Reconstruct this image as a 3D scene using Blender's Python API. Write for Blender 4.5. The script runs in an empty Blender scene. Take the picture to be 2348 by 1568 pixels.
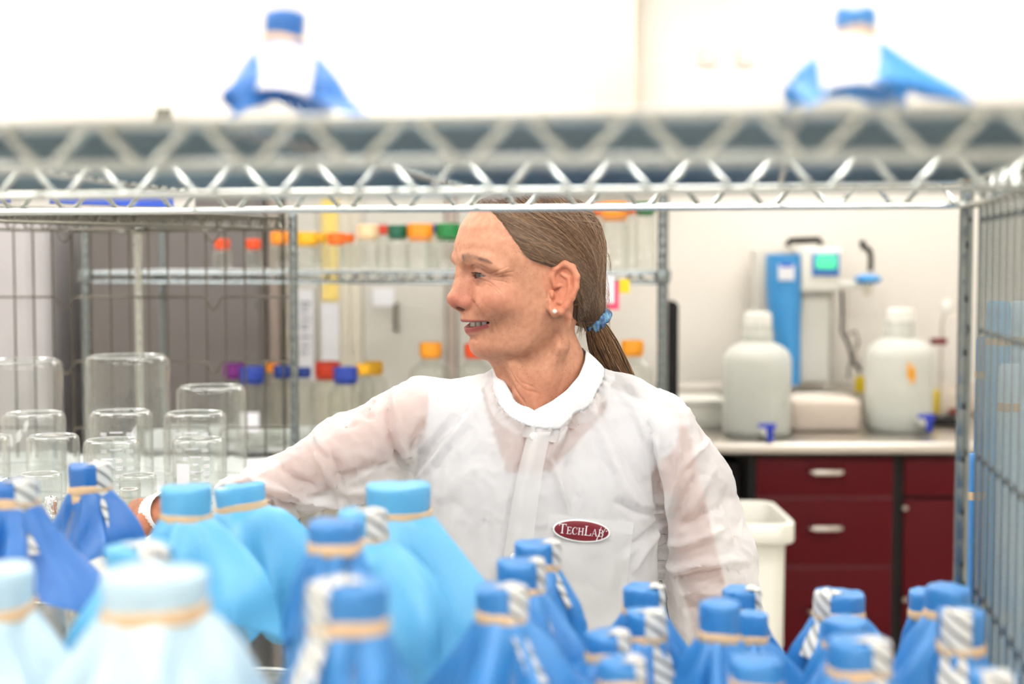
import bpy, bmesh, math, random
import numpy as np
from mathutils import Vector, Matrix
from mathutils.bvhtree import BVHTree

# ------------------------------------------------------------------ camera, light, exposure
scene = bpy.context.scene
COL = scene.collection
CAM_Z = 1.54
FPX = 3260.0
PITCH = math.atan(184.0 / FPX)          # the horizon stands at y = 600 of 1568
FOCUS = 1.92
cam_d = bpy.data.cameras.new('camera')
cam_d.sensor_width = 36.0
cam_d.lens = 36.0 * FPX / 2348.0
cam_d.clip_start = 0.05
cam_d.dof.use_dof = True
cam_d.dof.focus_distance = FOCUS
cam_d.dof.aperture_fstop = 2.9
cam = bpy.data.objects.new('camera', cam_d)
cam.location = (0, 0, CAM_Z)
cam.rotation_euler = (math.pi / 2 - PITCH, 0, 0)
COL.objects.link(cam)
scene.camera = cam

world = bpy.data.worlds.new('world')
world.use_nodes = True
world.node_tree.nodes['Background'].inputs[0].default_value = (1.0, 0.98, 0.95, 1)
world.node_tree.nodes['Background'].inputs[1].default_value = 0.35
scene.world = world
vs = scene.view_settings
vs.view_transform = 'Standard'
vs.look = 'None'
vs.gamma = 1.0
vs.use_curve_mapping = False
vs.exposure = 0.94
scene.cycles.use_denoising = True
scene.cycles.max_bounces = 4
scene.cycles.transparent_max_bounces = 14
scene.cycles.transmission_bounces = 4
scene.cycles.glossy_bounces = 2
scene.cycles.diffuse_bounces = 2
scene.cycles.use_adaptive_sampling = True
scene.cycles.adaptive_threshold = 0.14
scene.cycles.adaptive_min_samples = 12
scene.cycles.sample_clamp_indirect = 6.0
scene.cycles.caustics_reflective = False
scene.cycles.caustics_refractive = False
LIGHT_POWER = 5.0                        # emission of the ceiling troffers


def P(px, py, Y):
    """the point at depth Y seen at a pixel of the 2348 x 1568 frame"""
    xc, yc = (px - 1174.0) / FPX, (784.0 - py) / FPX
    cp, sp = math.cos(PITCH), math.sin(PITCH)
    t = Y / (cp + yc * sp)
    return Vector((xc * t, Y, CAM_Z + t * (-sp + yc * cp)))


# ------------------------------------------------------------------ materials
def lin(c):
    return tuple((v / 12.92 if v <= 0.04045 else ((v + 0.055) / 1.055) ** 2.4) for v in c)


def rgb(r, g, b):
    return lin((r / 255.0, g / 255.0, b / 255.0)) + (1.0,)


def newmat(name):
    m = bpy.data.materials.new(name)
    m.use_nodes = True
    nt = m.node_tree
    return m, nt, nt.nodes['Principled BSDF'], nt.nodes['Material Output']


def plain(name, color, rough=0.5, metal=0.0, noise=0.0, scale=20.0, bump=0.0, coat=0.0, spec=0.5, stretch=None):
    m, nt, b, out = newmat(name)
    b.inputs['Base Color'].default_value = color
    b.inputs['Roughness'].default_value = rough
    b.inputs['Metallic'].default_value = metal
    b.inputs['Specular IOR Level'].default_value = spec
    if coat:
        b.inputs['Coat Weight'].default_value = coat
        b.inputs['Coat Roughness'].default_value = 0.1
    if noise or bump:
        tc = nt.nodes.new('ShaderNodeTexCoord')
        mp = nt.nodes.new('ShaderNodeMapping')
        if stretch:
            mp.inputs['Scale'].default_value = stretch
        nz = nt.nodes.new('ShaderNodeTexNoise')
        nz.inputs['Scale'].default_value = scale
        nz.inputs['Detail'].default_value = 5.0
        nt.links.new(tc.outputs['Object'], mp.inputs['Vector'])
        nt.links.new(mp.outputs['Vector'], nz.inputs['Vector'])
        if noise:
            mix = nt.nodes.new('ShaderNodeMix')
            mix.data_type = 'RGBA'
            lo = tuple(c * (1 - noise) for c in color[:3]) + (1,)
            hi = tuple(min(1, c * (1 + noise)) for c in color[:3]) + (1,)
            mix.inputs['A'].default_value = lo
            mix.inputs['B'].default_value = hi
            nt.links.new(nz.outputs['Fac'], mix.inputs['Factor'])
            nt.links.new(mix.outputs['Result'], b.inputs['Base Color'])
        if bump:
            bp = nt.nodes.new('ShaderNodeBump')
            bp.inputs['Strength'].default_value = bump
            bp.inputs['Distance'].default_value = 0.002
            nt.links.new(nz.outputs['Fac'], bp.inputs['Height'])
            nt.links.new(bp.outputs['Normal'], b.inputs['Normal'])
    return m


def emit(name, color, strength):
    m, nt, b, out = newmat(name)
    b.inputs['Base Color'].default_value = color
    b.inputs['Emission Color'].default_value = color
    b.inputs['Emission Strength'].default_value = strength
    return m


def glass(name, tint=(0.97, 0.985, 0.98, 1), body=0.0, bodycol=(0.9, 0.92, 0.9, 1), blend=0.5, rough=0.03, edge=3.6):
    """thin clear laboratory glass: see-through with bright, reflective edges"""
    m, nt, b, out = newmat(name)
    nt.nodes.remove(b)
    tr = nt.nodes.new('ShaderNodeBsdfTransparent')
    tr.inputs['Color'].default_value = tint
    gl = nt.nodes.new('ShaderNodeBsdfGlossy')
    gl.inputs['Color'].default_value = (0.95, 0.96, 0.95, 1)
    gl.inputs['Roughness'].default_value = rough
    lw = nt.nodes.new('ShaderNodeLayerWeight')
    lw.inputs['Blend'].default_value = blend
    pw = nt.nodes.new('ShaderNodeMath')
    pw.operation = 'POWER'
    pw.inputs[1].default_value = edge
    ml = nt.nodes.new('ShaderNodeMath')
    ml.operation = 'MULTIPLY_ADD'
    ml.inputs[1].default_value = 0.75
    ml.inputs[2].default_value = 0.045
    nt.links.new(lw.outputs['Facing'], pw.inputs[0])
    nt.links.new(pw.outputs[0], ml.inputs[0])
    mx = nt.nodes.new('ShaderNodeMixShader')
    nt.links.new(ml.outputs[0], mx.inputs['Fac'])
    nt.links.new(tr.outputs[0], mx.inputs[1])
    nt.links.new(gl.outputs[0], mx.inputs[2])
    last = mx
    if body:
        df = nt.nodes.new('ShaderNodeBsdfDiffuse')
        df.inputs['Color'].default_value = bodycol
        m2 = nt.nodes.new('ShaderNodeMixShader')
        m2.inputs['Fac'].default_value = body
        nt.links.new(mx.outputs[0], m2.inputs[1])
        nt.links.new(df.outputs[0], m2.inputs[2])
        last = m2
    nt.links.new(last.outputs[0], out.inputs['Surface'])
    return m


def cloth(name, color, trans=0.25, bump=0.25, scale=900.0, see=0.0, rough=0.85, spec=0.25, crinkle=0.0, cscale=14.0):
    """woven / non-woven sheet: diffuse, lets light through, fine surface grain"""
    m, nt, b, out = newmat(name)
    b.inputs['Base Color'].default_value = color
    b.inputs['Roughness'].default_value = rough
    b.inputs['Specular IOR Level'].default_value = spec
    tc = nt.nodes.new('ShaderNodeTexCoord')
    nz = nt.nodes.new('ShaderNodeTexNoise')
    nz.inputs['Scale'].default_value = scale
    nz.inputs['Detail'].default_value = 3
    nt.links.new(tc.outputs['Object'], nz.inputs['Vector'])
    bp = nt.nodes.new('ShaderNodeBump')
    bp.inputs['Strength'].default_value = bump
    bp.inputs['Distance'].default_value = 0.0006
    nt.links.new(nz.outputs['Fac'], bp.inputs['Height'])
    if crinkle:
        n2 = nt.nodes.new('ShaderNodeTexNoise')
        n2.inputs['Scale'].default_value = cscale
        n2.inputs['Detail'].default_value = 2.5
        n2.inputs['Distortion'].default_value = .6
        sb = nt.nodes.new('ShaderNodeMath')
        sb.operation = 'SUBTRACT'
        sb.inputs[1].default_value = .5
        ab = nt.nodes.new('ShaderNodeMath')
        ab.operation = 'ABSOLUTE'
        nt.links.new(tc.outputs['Object'], n2.inputs['Vector'])
        nt.links.new(n2.outputs['Fac'], sb.inputs[0])
        nt.links.new(sb.outputs[0], ab.inputs[0])
        b2 = nt.nodes.new('ShaderNodeBump')
        b2.inputs['Strength'].default_value = crinkle
        b2.inputs['Distance'].default_value = .02
        nt.links.new(ab.outputs[0], b2.inputs['Height'])
        nt.links.new(b2.outputs['Normal'], bp.inputs['Normal'])
    nt.links.new(bp.outputs['Normal'], b.inputs['Normal'])
    tl = nt.nodes.new('ShaderNodeBsdfTranslucent')
    tl.inputs['Color'].default_value = color
    mx = nt.nodes.new('ShaderNodeMixShader')
    mx.inputs['Fac'].default_value = trans
    nt.links.new(b.outputs[0], mx.inputs[1])
    nt.links.new(tl.outputs[0], mx.inputs[2])
    last = mx
    if see:
        tr = nt.nodes.new('ShaderNodeBsdfTransparent')
        m2 = nt.nodes.new('ShaderNodeMixShader')
        m2.inputs['Fac'].default_value = see
        nt.links.new(mx.outputs[0], m2.inputs[1])
        nt.links.new(tr.outputs[0], m2.inputs[2])
        last = m2
    nt.links.new(last.outputs[0], out.inputs['Surface'])
    return m


M = {}
M['wall'] = plain('wall_paint', rgb(238, 231, 220), 0.7, noise=0.02, scale=6)
M['wall_upper'] = plain('trim_paint', rgb(230, 213, 190), 0.7)
M['outlet'] = plain('outlet_plastic', rgb(234, 222, 210), 0.6)
M['floor'] = plain('vinyl_floor', rgb(190, 186, 178), 0.35, noise=0.08, scale=30)
M['ceiling'] = plain('ceiling_tile', rgb(240, 240, 236), 0.9, noise=0.03, scale=120, bump=0.2)
M['chrome'] = plain('chrome_wire', rgb(190, 193, 188), 0.26, 1.0, noise=0.06, scale=60)
M['surface_wire'] = plain('blue_reflection_wire', rgb(92, 108, 118), 0.34, 1.0)  # blue-grey base stands in for the blue wraps mirrored in the chrome
M['chrome_dark'] = plain('darkened_chrome_wire', rgb(128, 136, 138), 0.24, 1.0, noise=0.06, scale=60)  # chrome with a darkened base, standing for the dim surroundings it mirrors
M['chrome_dull'] = plain('worn_chrome_wire', rgb(120, 118, 108), 0.34, 1.0, noise=0.22, scale=140, bump=0.2)
M['wire_dark'] = plain('tarnished_wire', rgb(104, 99, 90), 0.4, 1.0, noise=0.2, scale=90)
M['steel'] = plain('brushed_steel', rgb(214, 208, 200), 0.3, 1.0, noise=0.05, scale=40, stretch=(1, 30, 30))
M['glass'] = glass('clear_glass')
M['bottle_glass'] = glass('bottle_glass', tint=(0.90, 0.91, 0.885, 1), body=0.035, bodycol=(0.8, 0.8, 0.76, 1))
M['glass_thick'] = glass('beaker_glass', tint=(0.915, 0.925, 0.915, 1), body=0.02, blend=0.5, edge=2.4)
M['glass_rim'] = glass('whitened_glass_rim', tint=(0.9, 0.92, 0.91, 1), body=0.3, bodycol=(0.9, 0.92, 0.9, 1), edge=1.5)  # white mixed in so the rings read as bright lines
M['maroon'] = plain('maroon_laminate', rgb(88, 5, 17), 0.5, noise=0.06, scale=9, spec=.2)
M['dark'] = plain('black_gap', rgb(22, 18, 18), 0.6)
M['black'] = plain('black_plastic', rgb(20, 20, 21), 0.55, spec=.3)
M['white_plastic'] = plain('white_plastic', rgb(236, 234, 224), 0.35)
M['bin_plastic'] = plain('bin_plastic', rgb(238, 236, 224), 0.4)
M['grey_panel'] = plain('grey_enamel', rgb(116, 110, 108), 0.45, noise=0.03, scale=5)
M['pale_panel'] = plain('pale_enamel', rgb(214, 210, 200), 0.45)
M['cream_panel'] = plain('cream_enamel', rgb(232, 224, 206), 0.5)
M['beige'] = plain('beige_enamel', rgb(186, 170, 158), 0.5)
M['olive'] = plain('olive_seal', rgb(104, 102, 86), 0.6)
M['paper'] = plain('paper', rgb(238, 238, 242), 0.8)
M['print'] = plain('grey_print', rgb(150, 152, 164), 0.8)
M['yellow'] = plain('yellow_paper', rgb(250, 222, 130), 0.8)
M['yellow_tag'] = plain('yellow_plastic', rgb(232, 200, 20), 0.5)
M['pink_tag'] = plain('pink_tape', rgb(232, 70, 110), 0.6)
M['blue_panel'] = plain('blue_plastic', rgb(62, 150, 214), 0.35)
M['blue_valve'] = plain('blue_valve_plastic', rgb(30, 60, 190), 0.4)
M['screen_blue'] = plain('screen_surround', rgb(60, 120, 200), 0.3)
M['screen'] = emit('lit_screen', rgb(70, 200, 140), 0.6)
M['orange_tag'] = plain('orange_sticker', rgb(250, 175, 40), 0.6)
M['red'] = plain('dark_red_clamp', rgb(120, 24, 28), 0.5)
M['foil'] = plain('aluminium_foil', rgb(210, 210, 208), 0.22, 1.0, bump=0.9, scale=160)
M['jug'] = glass('translucent_jug_plastic', tint=(0.90, 0.92, 0.88, 1), body=0.62, bodycol=rgb(246, 246, 236), rough=0.3)
M['jug_cap'] = plain('jug_cap_plastic', rgb(244, 242, 232), 0.5)
M['jug_water'] = glass('jug_water', tint=(0.80, 0.86, 0.83, 1), body=0.6, bodycol=rgb(224, 234, 226), rough=0.2)
M['lab_rubber'] = plain('rubber_band', rgb(218, 186, 146), 0.55, noise=0.08, scale=300)
M['blue_mid'] = cloth('mid_blue_wrap', rgb(66, 150, 222), 0.25, 0.3, 700, rough=.36, spec=.85)
M['blue_deep'] = cloth('deep_blue_wrap', rgb(38, 120, 204), 0.22, 0.3, 700, rough=.36, spec=.85)
M['blue_light'] = cloth('sky_blue_wrap', rgb(122, 208, 252), 0.34, 0.3, 700, rough=.36, spec=.85)
M['blue_pale'] = cloth('pale_overlit_wrap', rgb(214, 240, 254), 0.34, 0.3, 700, rough=.36, spec=.85)  # near flasks: sky blue with overexposure painted in; tubes: plain pale
M['liner'] = cloth('shelf_liner_film', rgb(116, 156, 184), 0.55, 0.1, 200)
M['pad'] = plain('bench_pad', rgb(216, 220, 220), 0.8, bump=0.4, scale=60)
M['purple'] = plain('dark_purple_plastic', rgb(66, 50, 128), 0.45)
M['cardboard'] = plain('white_carton', rgb(226, 220, 212), 0.7)
M['carton_blue'] = plain('carton_blue_print', rgb(58, 96, 210), 0.6)
M['label_white'] = plain('white_label', rgb(240, 240, 246), 0.7)


def tape_mat():
    m, nt, b, out = newmat('autoclave_tape')
    uv = nt.nodes.new('ShaderNodeUVMap')
    mp = nt.nodes.new('ShaderNodeMapping')
    mp.inputs['Rotation'].default_value = (0, 0, math.radians(35))
    wv = nt.nodes.new('ShaderNodeTexWave')
    wv.inputs['Scale'].default_value = 0.30
    wv.inputs['Distortion'].default_value = 0.0
    rp = nt.nodes.new('ShaderNodeValToRGB')
    rp.color_ramp.elements[0].position = 0.74
    rp.color_ramp.elements[0].color = rgb(222, 222, 216)
    rp.color_ramp.elements[1].position = 0.86
    rp.color_ramp.elements[1].color = rgb(122, 122, 124)
    nt.links.new(uv.outputs['UV'], mp.inputs['Vector'])
    nt.links.new(mp.outputs['Vector'], wv.inputs['Vector'])
    nt.links.new(wv.outputs['Fac'], rp.inputs['Fac'])
    nt.links.new(rp.outputs['Color'], b.inputs['Base Color'])
    b.inputs['Roughness'].default_value = 0.6
    return m


M['tape'] = tape_mat()


# ------------------------------------------------------------------ mesh helpers
class MB:
    def __init__(self):
        self.v, self.f = [], []

    def add(self, v, f):
        o = len(self.v)
        self.v.extend([tuple(p) for p in v])
        self.f.extend([tuple(i + o for i in q) for q in f])
        return self

    def tube(self, pts, r, sides=8, closed=False, cap=True):
        pts = [Vector(p) for p in pts]
        n = len(pts)
        rr = r if isinstance(r, (list, tuple)) else [r] * n
        v, f = [], []
        up = None
        for i, p in enumerate(pts):
            a = pts[(i - 1) % n] if (closed or i > 0) else p
            b = pts[(i + 1) % n] if (closed or i < n - 1) else p
            t = (b - a)
            t = t.normalized() if t.length > 1e-9 else Vector((0, 0, 1))
            if up is None:
                up = Vector((0, 0, 1)) if abs(t.z) < 0.9 else Vector((1, 0, 0))
            s = t.cross(up)
            if s.length < 1e-6:
                s = t.orthogonal()
            s.normalize()
            up = s.cross(t).normalized()
            for k in range(sides):
                an = 2 * math.pi * k / sides
                v.append(p + (s * math.cos(an) + up * math.sin(an)) * rr[i])
        m = n if closed else n - 1
        for i in range(m):
            j = (i + 1) % n
            for k in range(sides):
                l = (k + 1) % sides
                f.append((i * sides + k, i * sides + l, j * sides + l, j * sides + k))
        if cap and not closed:
            f.append(tuple(range(sides))[::-1])
            f.append(tuple((n - 1) * sides + k for k in range(sides)))
        return self.add(v, f)

    def lathe(self, prof, seg=32, c=(0, 0, 0), squash=None):
        v, f = [], []
        for (r, z) in prof:
            for k in range(seg):
                an = 2 * math.pi * k / seg
                q = 1.0
                if squash:
                    q = (abs(math.cos(an)) ** squash + abs(math.sin(an)) ** squash) ** (-1.0 / squash)
                v.append((c[0] + r * q * math.cos(an), c[1] + r * q * math.sin(an), c[2] + z))
        for i in range(len(prof) - 1):
            for k in range(seg):
                l = (k + 1) % seg
                f.append((i * seg + k, i * seg + l, (i + 1) * seg + l, (i + 1) * seg + k))
        return self.add(v, f)

    def box(self, c, s, bevel=0.0, seg=2, taper=1.0):
        bm = bmesh.new()
        bmesh.ops.create_cube(bm, size=1.0)
        for q in bm.verts:
            k = taper if q.co.z < 0 else 1.0
            q.co = Vector((q.co.x * s[0] * k, q.co.y * s[1] * k, q.co.z * s[2]))
        if bevel > 0:
            bmesh.ops.bevel(bm, geom=list(bm.edges), offset=bevel, segments=seg, affect='EDGES', profile=0.6)
        bm.verts.index_update()
        self.add([(q.co.x + c[0], q.co.y + c[1], q.co.z + c[2]) for q in bm.verts],
                 [[x.index for x in q.verts] for q in bm.faces])
        bm.free()
        return self

    def poly(self, pts):
        return self.add(pts, [tuple(range(len(pts)))])

    def mesh(self, name, mat, smooth=True):
        me = bpy.data.meshes.new(name)
        me.from_pydata(self.v, [], self.f)
        if mat:
            me.materials.append(M[mat] if isinstance(mat, str) else mat)
        if smooth:
            me.shade_smooth()
            me.set_sharp_from_angle(angle=math.radians(42))
        me.update()
        return me

    def build(self, name, mat, parent=None, smooth=True, loc=None):
        o = bpy.data.objects.new(name, self.mesh(name, mat, smooth))
        COL.objects.link(o)
        if parent:
            o.parent = parent
        if loc is not None:
            o.location = loc
        return o


def tag(o, label, cat=None, group=None, kind=None):
    if label:
        o['label'] = label
    if cat:
        o['category'] = cat
    if group:
        o['group'] = group
    if kind:
        o['kind'] = kind
    return o


def empty(name, loc=(0, 0, 0), rz=0.0, parent=None):
    o = bpy.data.objects.new(name, None)
    o.empty_display_size = 0.05
    o.location = loc
    o.rotation_euler = (0, 0, rz)
    COL.objects.link(o)
    if parent:
        o.parent = parent
    return o


def inst(me, name, parent, loc, rot=(0, 0, 0), scale=(1, 1, 1)):
    o = bpy.data.objects.new(name, me)
    COL.objects.link(o)
    o.parent = parent
    o.location = loc
    o.rotation_euler = rot
    o.scale = scale
    return o


def struct(o, label=None):
    o['kind'] = 'structure'
    if label:
        o['label'] = label
    return o


# ------------------------------------------------------------------ the room
RX0, RX1, RY0, RY1, RZ = -2.6, 2.9, -2.2, 5.5, 2.8
struct(MB().box((0.15, 1.65, -0.05), (5.7, 7.9, 0.1)).build('floor', 'floor', smooth=False), 'pale grey vinyl laboratory floor')
struct(MB().box((0.15, 1.65, RZ + 0.05), (5.7, 7.9, 0.1)).build('ceiling', 'ceiling', smooth=False), 'white tiled laboratory ceiling')
struct(MB().box((0.15, RY1 + 0.05, RZ / 2), (5.7, 0.1, RZ)).build('wall_back', 'wall', smooth=False), 'off-white painted wall behind the counter')
struct(MB().box((0.15, RY0 - 0.05, RZ / 2), (5.7, 0.1, RZ)).build('wall_front', 'wall', smooth=False), 'off-white wall behind the viewer')
struct(MB().box((RX0 - 0.05, 1.65, RZ / 2), (0.1, 7.7, RZ)).build('wall_left', 'wall', smooth=False), 'off-white wall on the left')
struct(MB().box((RX1 + 0.05, 1.65, RZ / 2), (0.1, 7.7, RZ)).build('wall_right', 'wall', smooth=False), 'off-white wall on the right')
# a beige boxed-in riser low-contrast on the wall above the shelf
a, b = P(1366, 0, 5.42), P(1458, 280, 5.42)
struct(MB().box(((a.x + b.x) / 2, 5.44, (1.95 + RZ) / 2), (b.x - a.x, 0.12, RZ - 1.95), 0.01)
       .add([(a.x - .10, 5.385, 1.88), (b.x + .10, 5.385, 1.88), (b.x, 5.385, 2.06), (a.x, 5.385, 2.06),
             (a.x - .10, 5.5, 1.88), (b.x + .10, 5.5, 1.88), (b.x, 5.5, 2.06), (a.x, 5.5, 2.06)],
            [(0, 1, 2, 3), (4, 7, 6, 5), (0, 4, 5, 1), (0, 3, 7, 4), (1, 5, 6, 2)])
       .build('trim_1', 'wall_upper', smooth=False), 'beige boxed riser running up the back wall')

# ceiling troffers: the light of the room
DIFF = [emit('strengthened_diffuser', (1.0, 0.975, 0.94, 1), LIGHT_POWER * 1.15), emit('troffer_diffuser', (1.0, 0.975, 0.94, 1), LIGHT_POWER), emit('boosted_diffuser', (1.0, 0.975, 0.94, 1), LIGHT_POWER * 1.5)]  # some rows strengthened to brighten the foreground, the rack and the worker
for i, (lx, ly) in enumerate([(x, y) for y in (-1.2, 0.7, 2.6, 4.9) for x in (-1.7, -0.1, 1.6)]):
    t = empty('ceiling_light', (lx, ly, RZ))
    pos = ('left', 'middle', 'right')[i % 3] + ' one of the ' + ('row behind the viewer', 'row above the wire rack', 'row above the lab worker', 'row by the back wall')[i // 3]
    tag(t, 'recessed ceiling light panel, ' + pos, 'ceiling light', 'ceiling light panels')
    MB().box((0, 0, -0.012), (1.24, 0.64, 0.024), 0.004).build('frame', 'white_plastic', t)
    MB().box((0, 0, -0.026), (1.18, 0.58, 0.012), 0.003).build('diffuser', DIFF[2 if i < 3 else (0 if i < 9 else 1)], t)
# ------------------------------------------------------------------ sink counter and cabinets along the back wall
CY = 4.70                                                     # front of the counter
top_z = P(1900, 1012, CY).z
cl, cr = P(1560, 1000, CY).x, 2.05
sink = empty('sink_counter', (0, 0, 0))
tag(sink, 'stainless steel laboratory counter over the maroon cabinets', 'counter')
MB().box(((cl + cr) / 2, CY + 0.36, top_z - 0.02), (cr - cl, 0.76, 0.04), 0.008).build('worktop', 'steel', sink)
struct(MB().box(((cl + cr) / 2, 5.485, top_z + 0.065), (cr - cl, 0.03, 0.13), 0.006).build('trim_2', 'steel'), 'steel splash strip along the back wall')
MB().box(((cl + cr) / 2, CY - 0.012, top_z - 0.021), (cr - cl, 0.03, 0.038), 0.012, 3).build('front_edge', 'steel', sink)


def cabinet(x0, x1, rows, label, handles):
    z1 = top_z - 0.045
    x0, x1 = x0 + .002, x1 - .002
    t = empty('base_cabinet', ((x0 + x1) / 2, CY, 0))
    tag(t, label, 'cabinet', 'maroon cabinets under the counter')
    w = x1 - x0
    MB().box((0, 0.36, (0.1 + z1) / 2), (w, 0.62, z1 - 0.1)).build('body', 'dark', t, smooth=False)
    MB().box((0, 0.40, 0.05), (w, 0.55, 0.1)).build('plinth', 'dark', t, smooth=False)
    zt = z1 - 0.008
    for (h, kind) in rows:
        zc = zt - h / 2
        d = MB().box((0, 0.035, 0), (w - 0.035, 0.024, h - 0.012), 0.003).build(kind, 'maroon', t, loc=(0, 0, zc))
        if kind == 'drawer':
            MB().box((0, 0.035, -h / 2 + 0.004), (w - 0.035, 0.02, 0.02), 0.002).build('finger_rail', plain('maroon_rail', rgb(92, 20, 30), 0.35) if 'maroon_rail' not in bpy.data.materials else bpy.data.materials['maroon_rail'], d)
        if handles and kind == 'drawer':
            g = MB()
            g.tube([(-0.055, 0.02, 0), (-0.05, -0.008, 0), (-0.03, -0.012, 0), (0.03, -0.012, 0), (0.05, -0.008, 0), (0.055, 0.02, 0)], 0.006, 8)
            g.box((0, -0.011, 0), (0.085, 0.006, 0.017), 0.003)
            g.build('handle', 'steel', d, loc=(0, 0, min(0.02, h / 2 - 0.05)))
        zt -= h
    return t


xa, xb, xc = P(1725, 1100, CY).x, P(2066, 1100, CY).x, P(2420, 1100, CY).x
cabinet(xa, xb, [(0.14, 'drawer'), (0.235, 'drawer'), (0.33, 'drawer')], 'maroon drawer cabinet with three drawers and steel handles', True)
c2 = cabinet(xb, xc, [(0.14, 'panel'), (0.57, 'door')], 'maroon door cabinet at the right, beside the drawer cabinet', False)
for k, (px, py) in enumerate([(2076, 1165), (2076, 1375)]):
    q = P(px, py, CY)
    g = MB().lathe([(0.001, 0), (0.008, 0.001), (0.009, 0.006), (0.006, 0.010), (0.001, 0.011)], 12)
    o = g.build('door_stop', 'steel', c2)
    o.rotation_euler = (math.pi / 2, 0, 0)
    o.location = (q.x - c2.location.x, 0.005, q.z)
tag(MB().box(((cl + xa) / 2, CY + 0.45, 0.42), (xa - cl - 0.02, 0.5, 0.84)).build('filler_panel', 'dark', smooth=False), 'black gap panel under the counter left of the drawers', 'panel')


# carboys with spigots
def carboy(px0, px1, ytop, ybot, Y, fill, label, spigot):
    q0, q1 = P(px0, ybot, Y), P(px1, ybot, Y)
    R = (q1.x - q0.x) / 2
    H = P(px0, ytop, Y).z - top_z
    t = empty('water_carboy', ((q0.x + q1.x) / 2, Y, top_z + 0.001))
    tag(t, label, 'carboy', 'carboys on the steel counter')
    s = H * 0.66
    MB().lathe([(0.001, 0), (R * .9, 0), (R * .98, .01), (R, .03), (R, s * .92), (R * .98, s * .97), (R * .88, s * 1.05), (R * .68, s * 1.11), (R * .46, s * 1.15), (R * .42, s * 1.2), (R * .42, H * .9)], 40).build('body', 'jug', t)
    MB().lathe([(0.001, .004), (R * .95, .006), (R * .975, .03), (R * .975, s * fill), (0.001, s * fill)], 40).build('water', 'jug_water', t)
    c = MB().lathe([(0.001, H), (R * .34, H), (R * .39, H * .99), (R * .41, H * .96), (R * .41, H * .845), (R * .36, H * .84)], 28)
    c.build('screw_cap', 'jug_cap', t)
    MB().lathe([(R * .43, H * .80), (R * .47, H * .805), (R * .47, H * .825), (R * .43, H * .83)], 28).build('neck_ring', 'jug', t)
    sx, sz = spigot
    yb = -R * math.sqrt(max(0.05, 1 - (sx / R) ** 2))
    g = MB().tube([(sx, yb + .01, sz), (sx, yb - .06, sz)], [.014, .012], 12)
    sp = g.build('spigot', 'jug_cap', t)
    g = MB().box((sx + .005, yb - .055, sz + .022), (.058, .016, .016), .004)
    g.tube([(sx + .014, yb - .055, sz + .02), (sx + .014, yb - .06, sz - .03)], [.014, .011], 12)
    g.build('valve', 'blue_valve', sp)
    return t


carboy(1658, 1812, 716, 1002, 4.86, .80, 'full translucent carboy with white cap on the counter, nearer the lab worker', (0.0, .03))
cb = carboy(1985, 2136, 708, 990, 5.0, .22, 'nearly empty translucent carboy with an orange sticker on the counter', (.045, .045))
g = MB()
R_ = (P(2136, 990, 5.0).x - P(1985, 990, 5.0).x) / 2
for (an, z, w, h) in ((-1.50, .205, .24, .034), (-1.44, .182, .16, .03), (-1.58, .228, .12, .02)):
    pts = []
    for k in range(9):
        for z_ in (z - h / 2, z + h / 2):
            pts.append((1.004 * R_ * math.cos(an + w * (k / 8 - .5)), 1.004 * R_ * math.sin(an + w * (k / 8 - .5)), z_ + .02 * (k / 8)))
    g.add(pts, [(2 * k, 2 * k + 2, 2 * k + 3, 2 * k + 1) for k in range(8)])
tag(g.build('sticker', 'orange_tag', cb), 'orange sticker')

# basin, tub and small things on the counter
t = MB()
q0, q1 = P(1812, 1000, 4.95), P(1976, 915, 4.95)
t.box(((q0.x + q1.x) / 2, 5.05, top_z + .058), (q1.x - q0.x, .2, .115), .02, 3)
tag(t.build('storage_tub', plain('pinkish_tub', rgb(232, 216, 200), 0.5, noise=.04, scale=12)), 'low cream tub on the counter between the two carboys', 'tub')
t = MB().box((P(1615, 950, 5.0).x, 5.15, top_z + .045), (.15, .22, .09), .015).box((P(1615, 950, 5.0).x, 5.15, top_z + .098), (.165, .235, .018), .006)
tag(t.build('lidded_box', 'bin_plastic'), 'cream lidded plastic box on the counter beside the full carboy', 'box')
t = MB().box((P(1900, 900, 5.3).x, 5.36, top_z + .055), (.30, .14, .11), .01)
tag(t.build('drip_tray', 'steel'), 'steel drip ledge on the counter under the water purifier', 'ledge')
tagp = empty('hanging_tag', tuple(P(1971, 888, 5.3)))
tag(tagp, 'yellow tag hanging below the purifier tubing', 'tag')
MB().box((0, 0, 0), (.036, .004, .082), .001).build('card', 'yellow_tag', tagp)
MB().tube([(0, 0, .04), (.004, .01, .08), (0, .02, .11)], .0015, 6).build('string', 'black', tagp)

# wall-mounted water purifier
WY = 5.30
pz = empty('water_purifier', tuple(P(1840, 880, WY)))
tag(pz, 'white and blue wall-mounted water purifier with a small lit screen', 'purifier')
o_ = P(1840, 880, WY)


def pl(px, py, Y=WY):
    return P(px, py, Y) - o_


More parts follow.
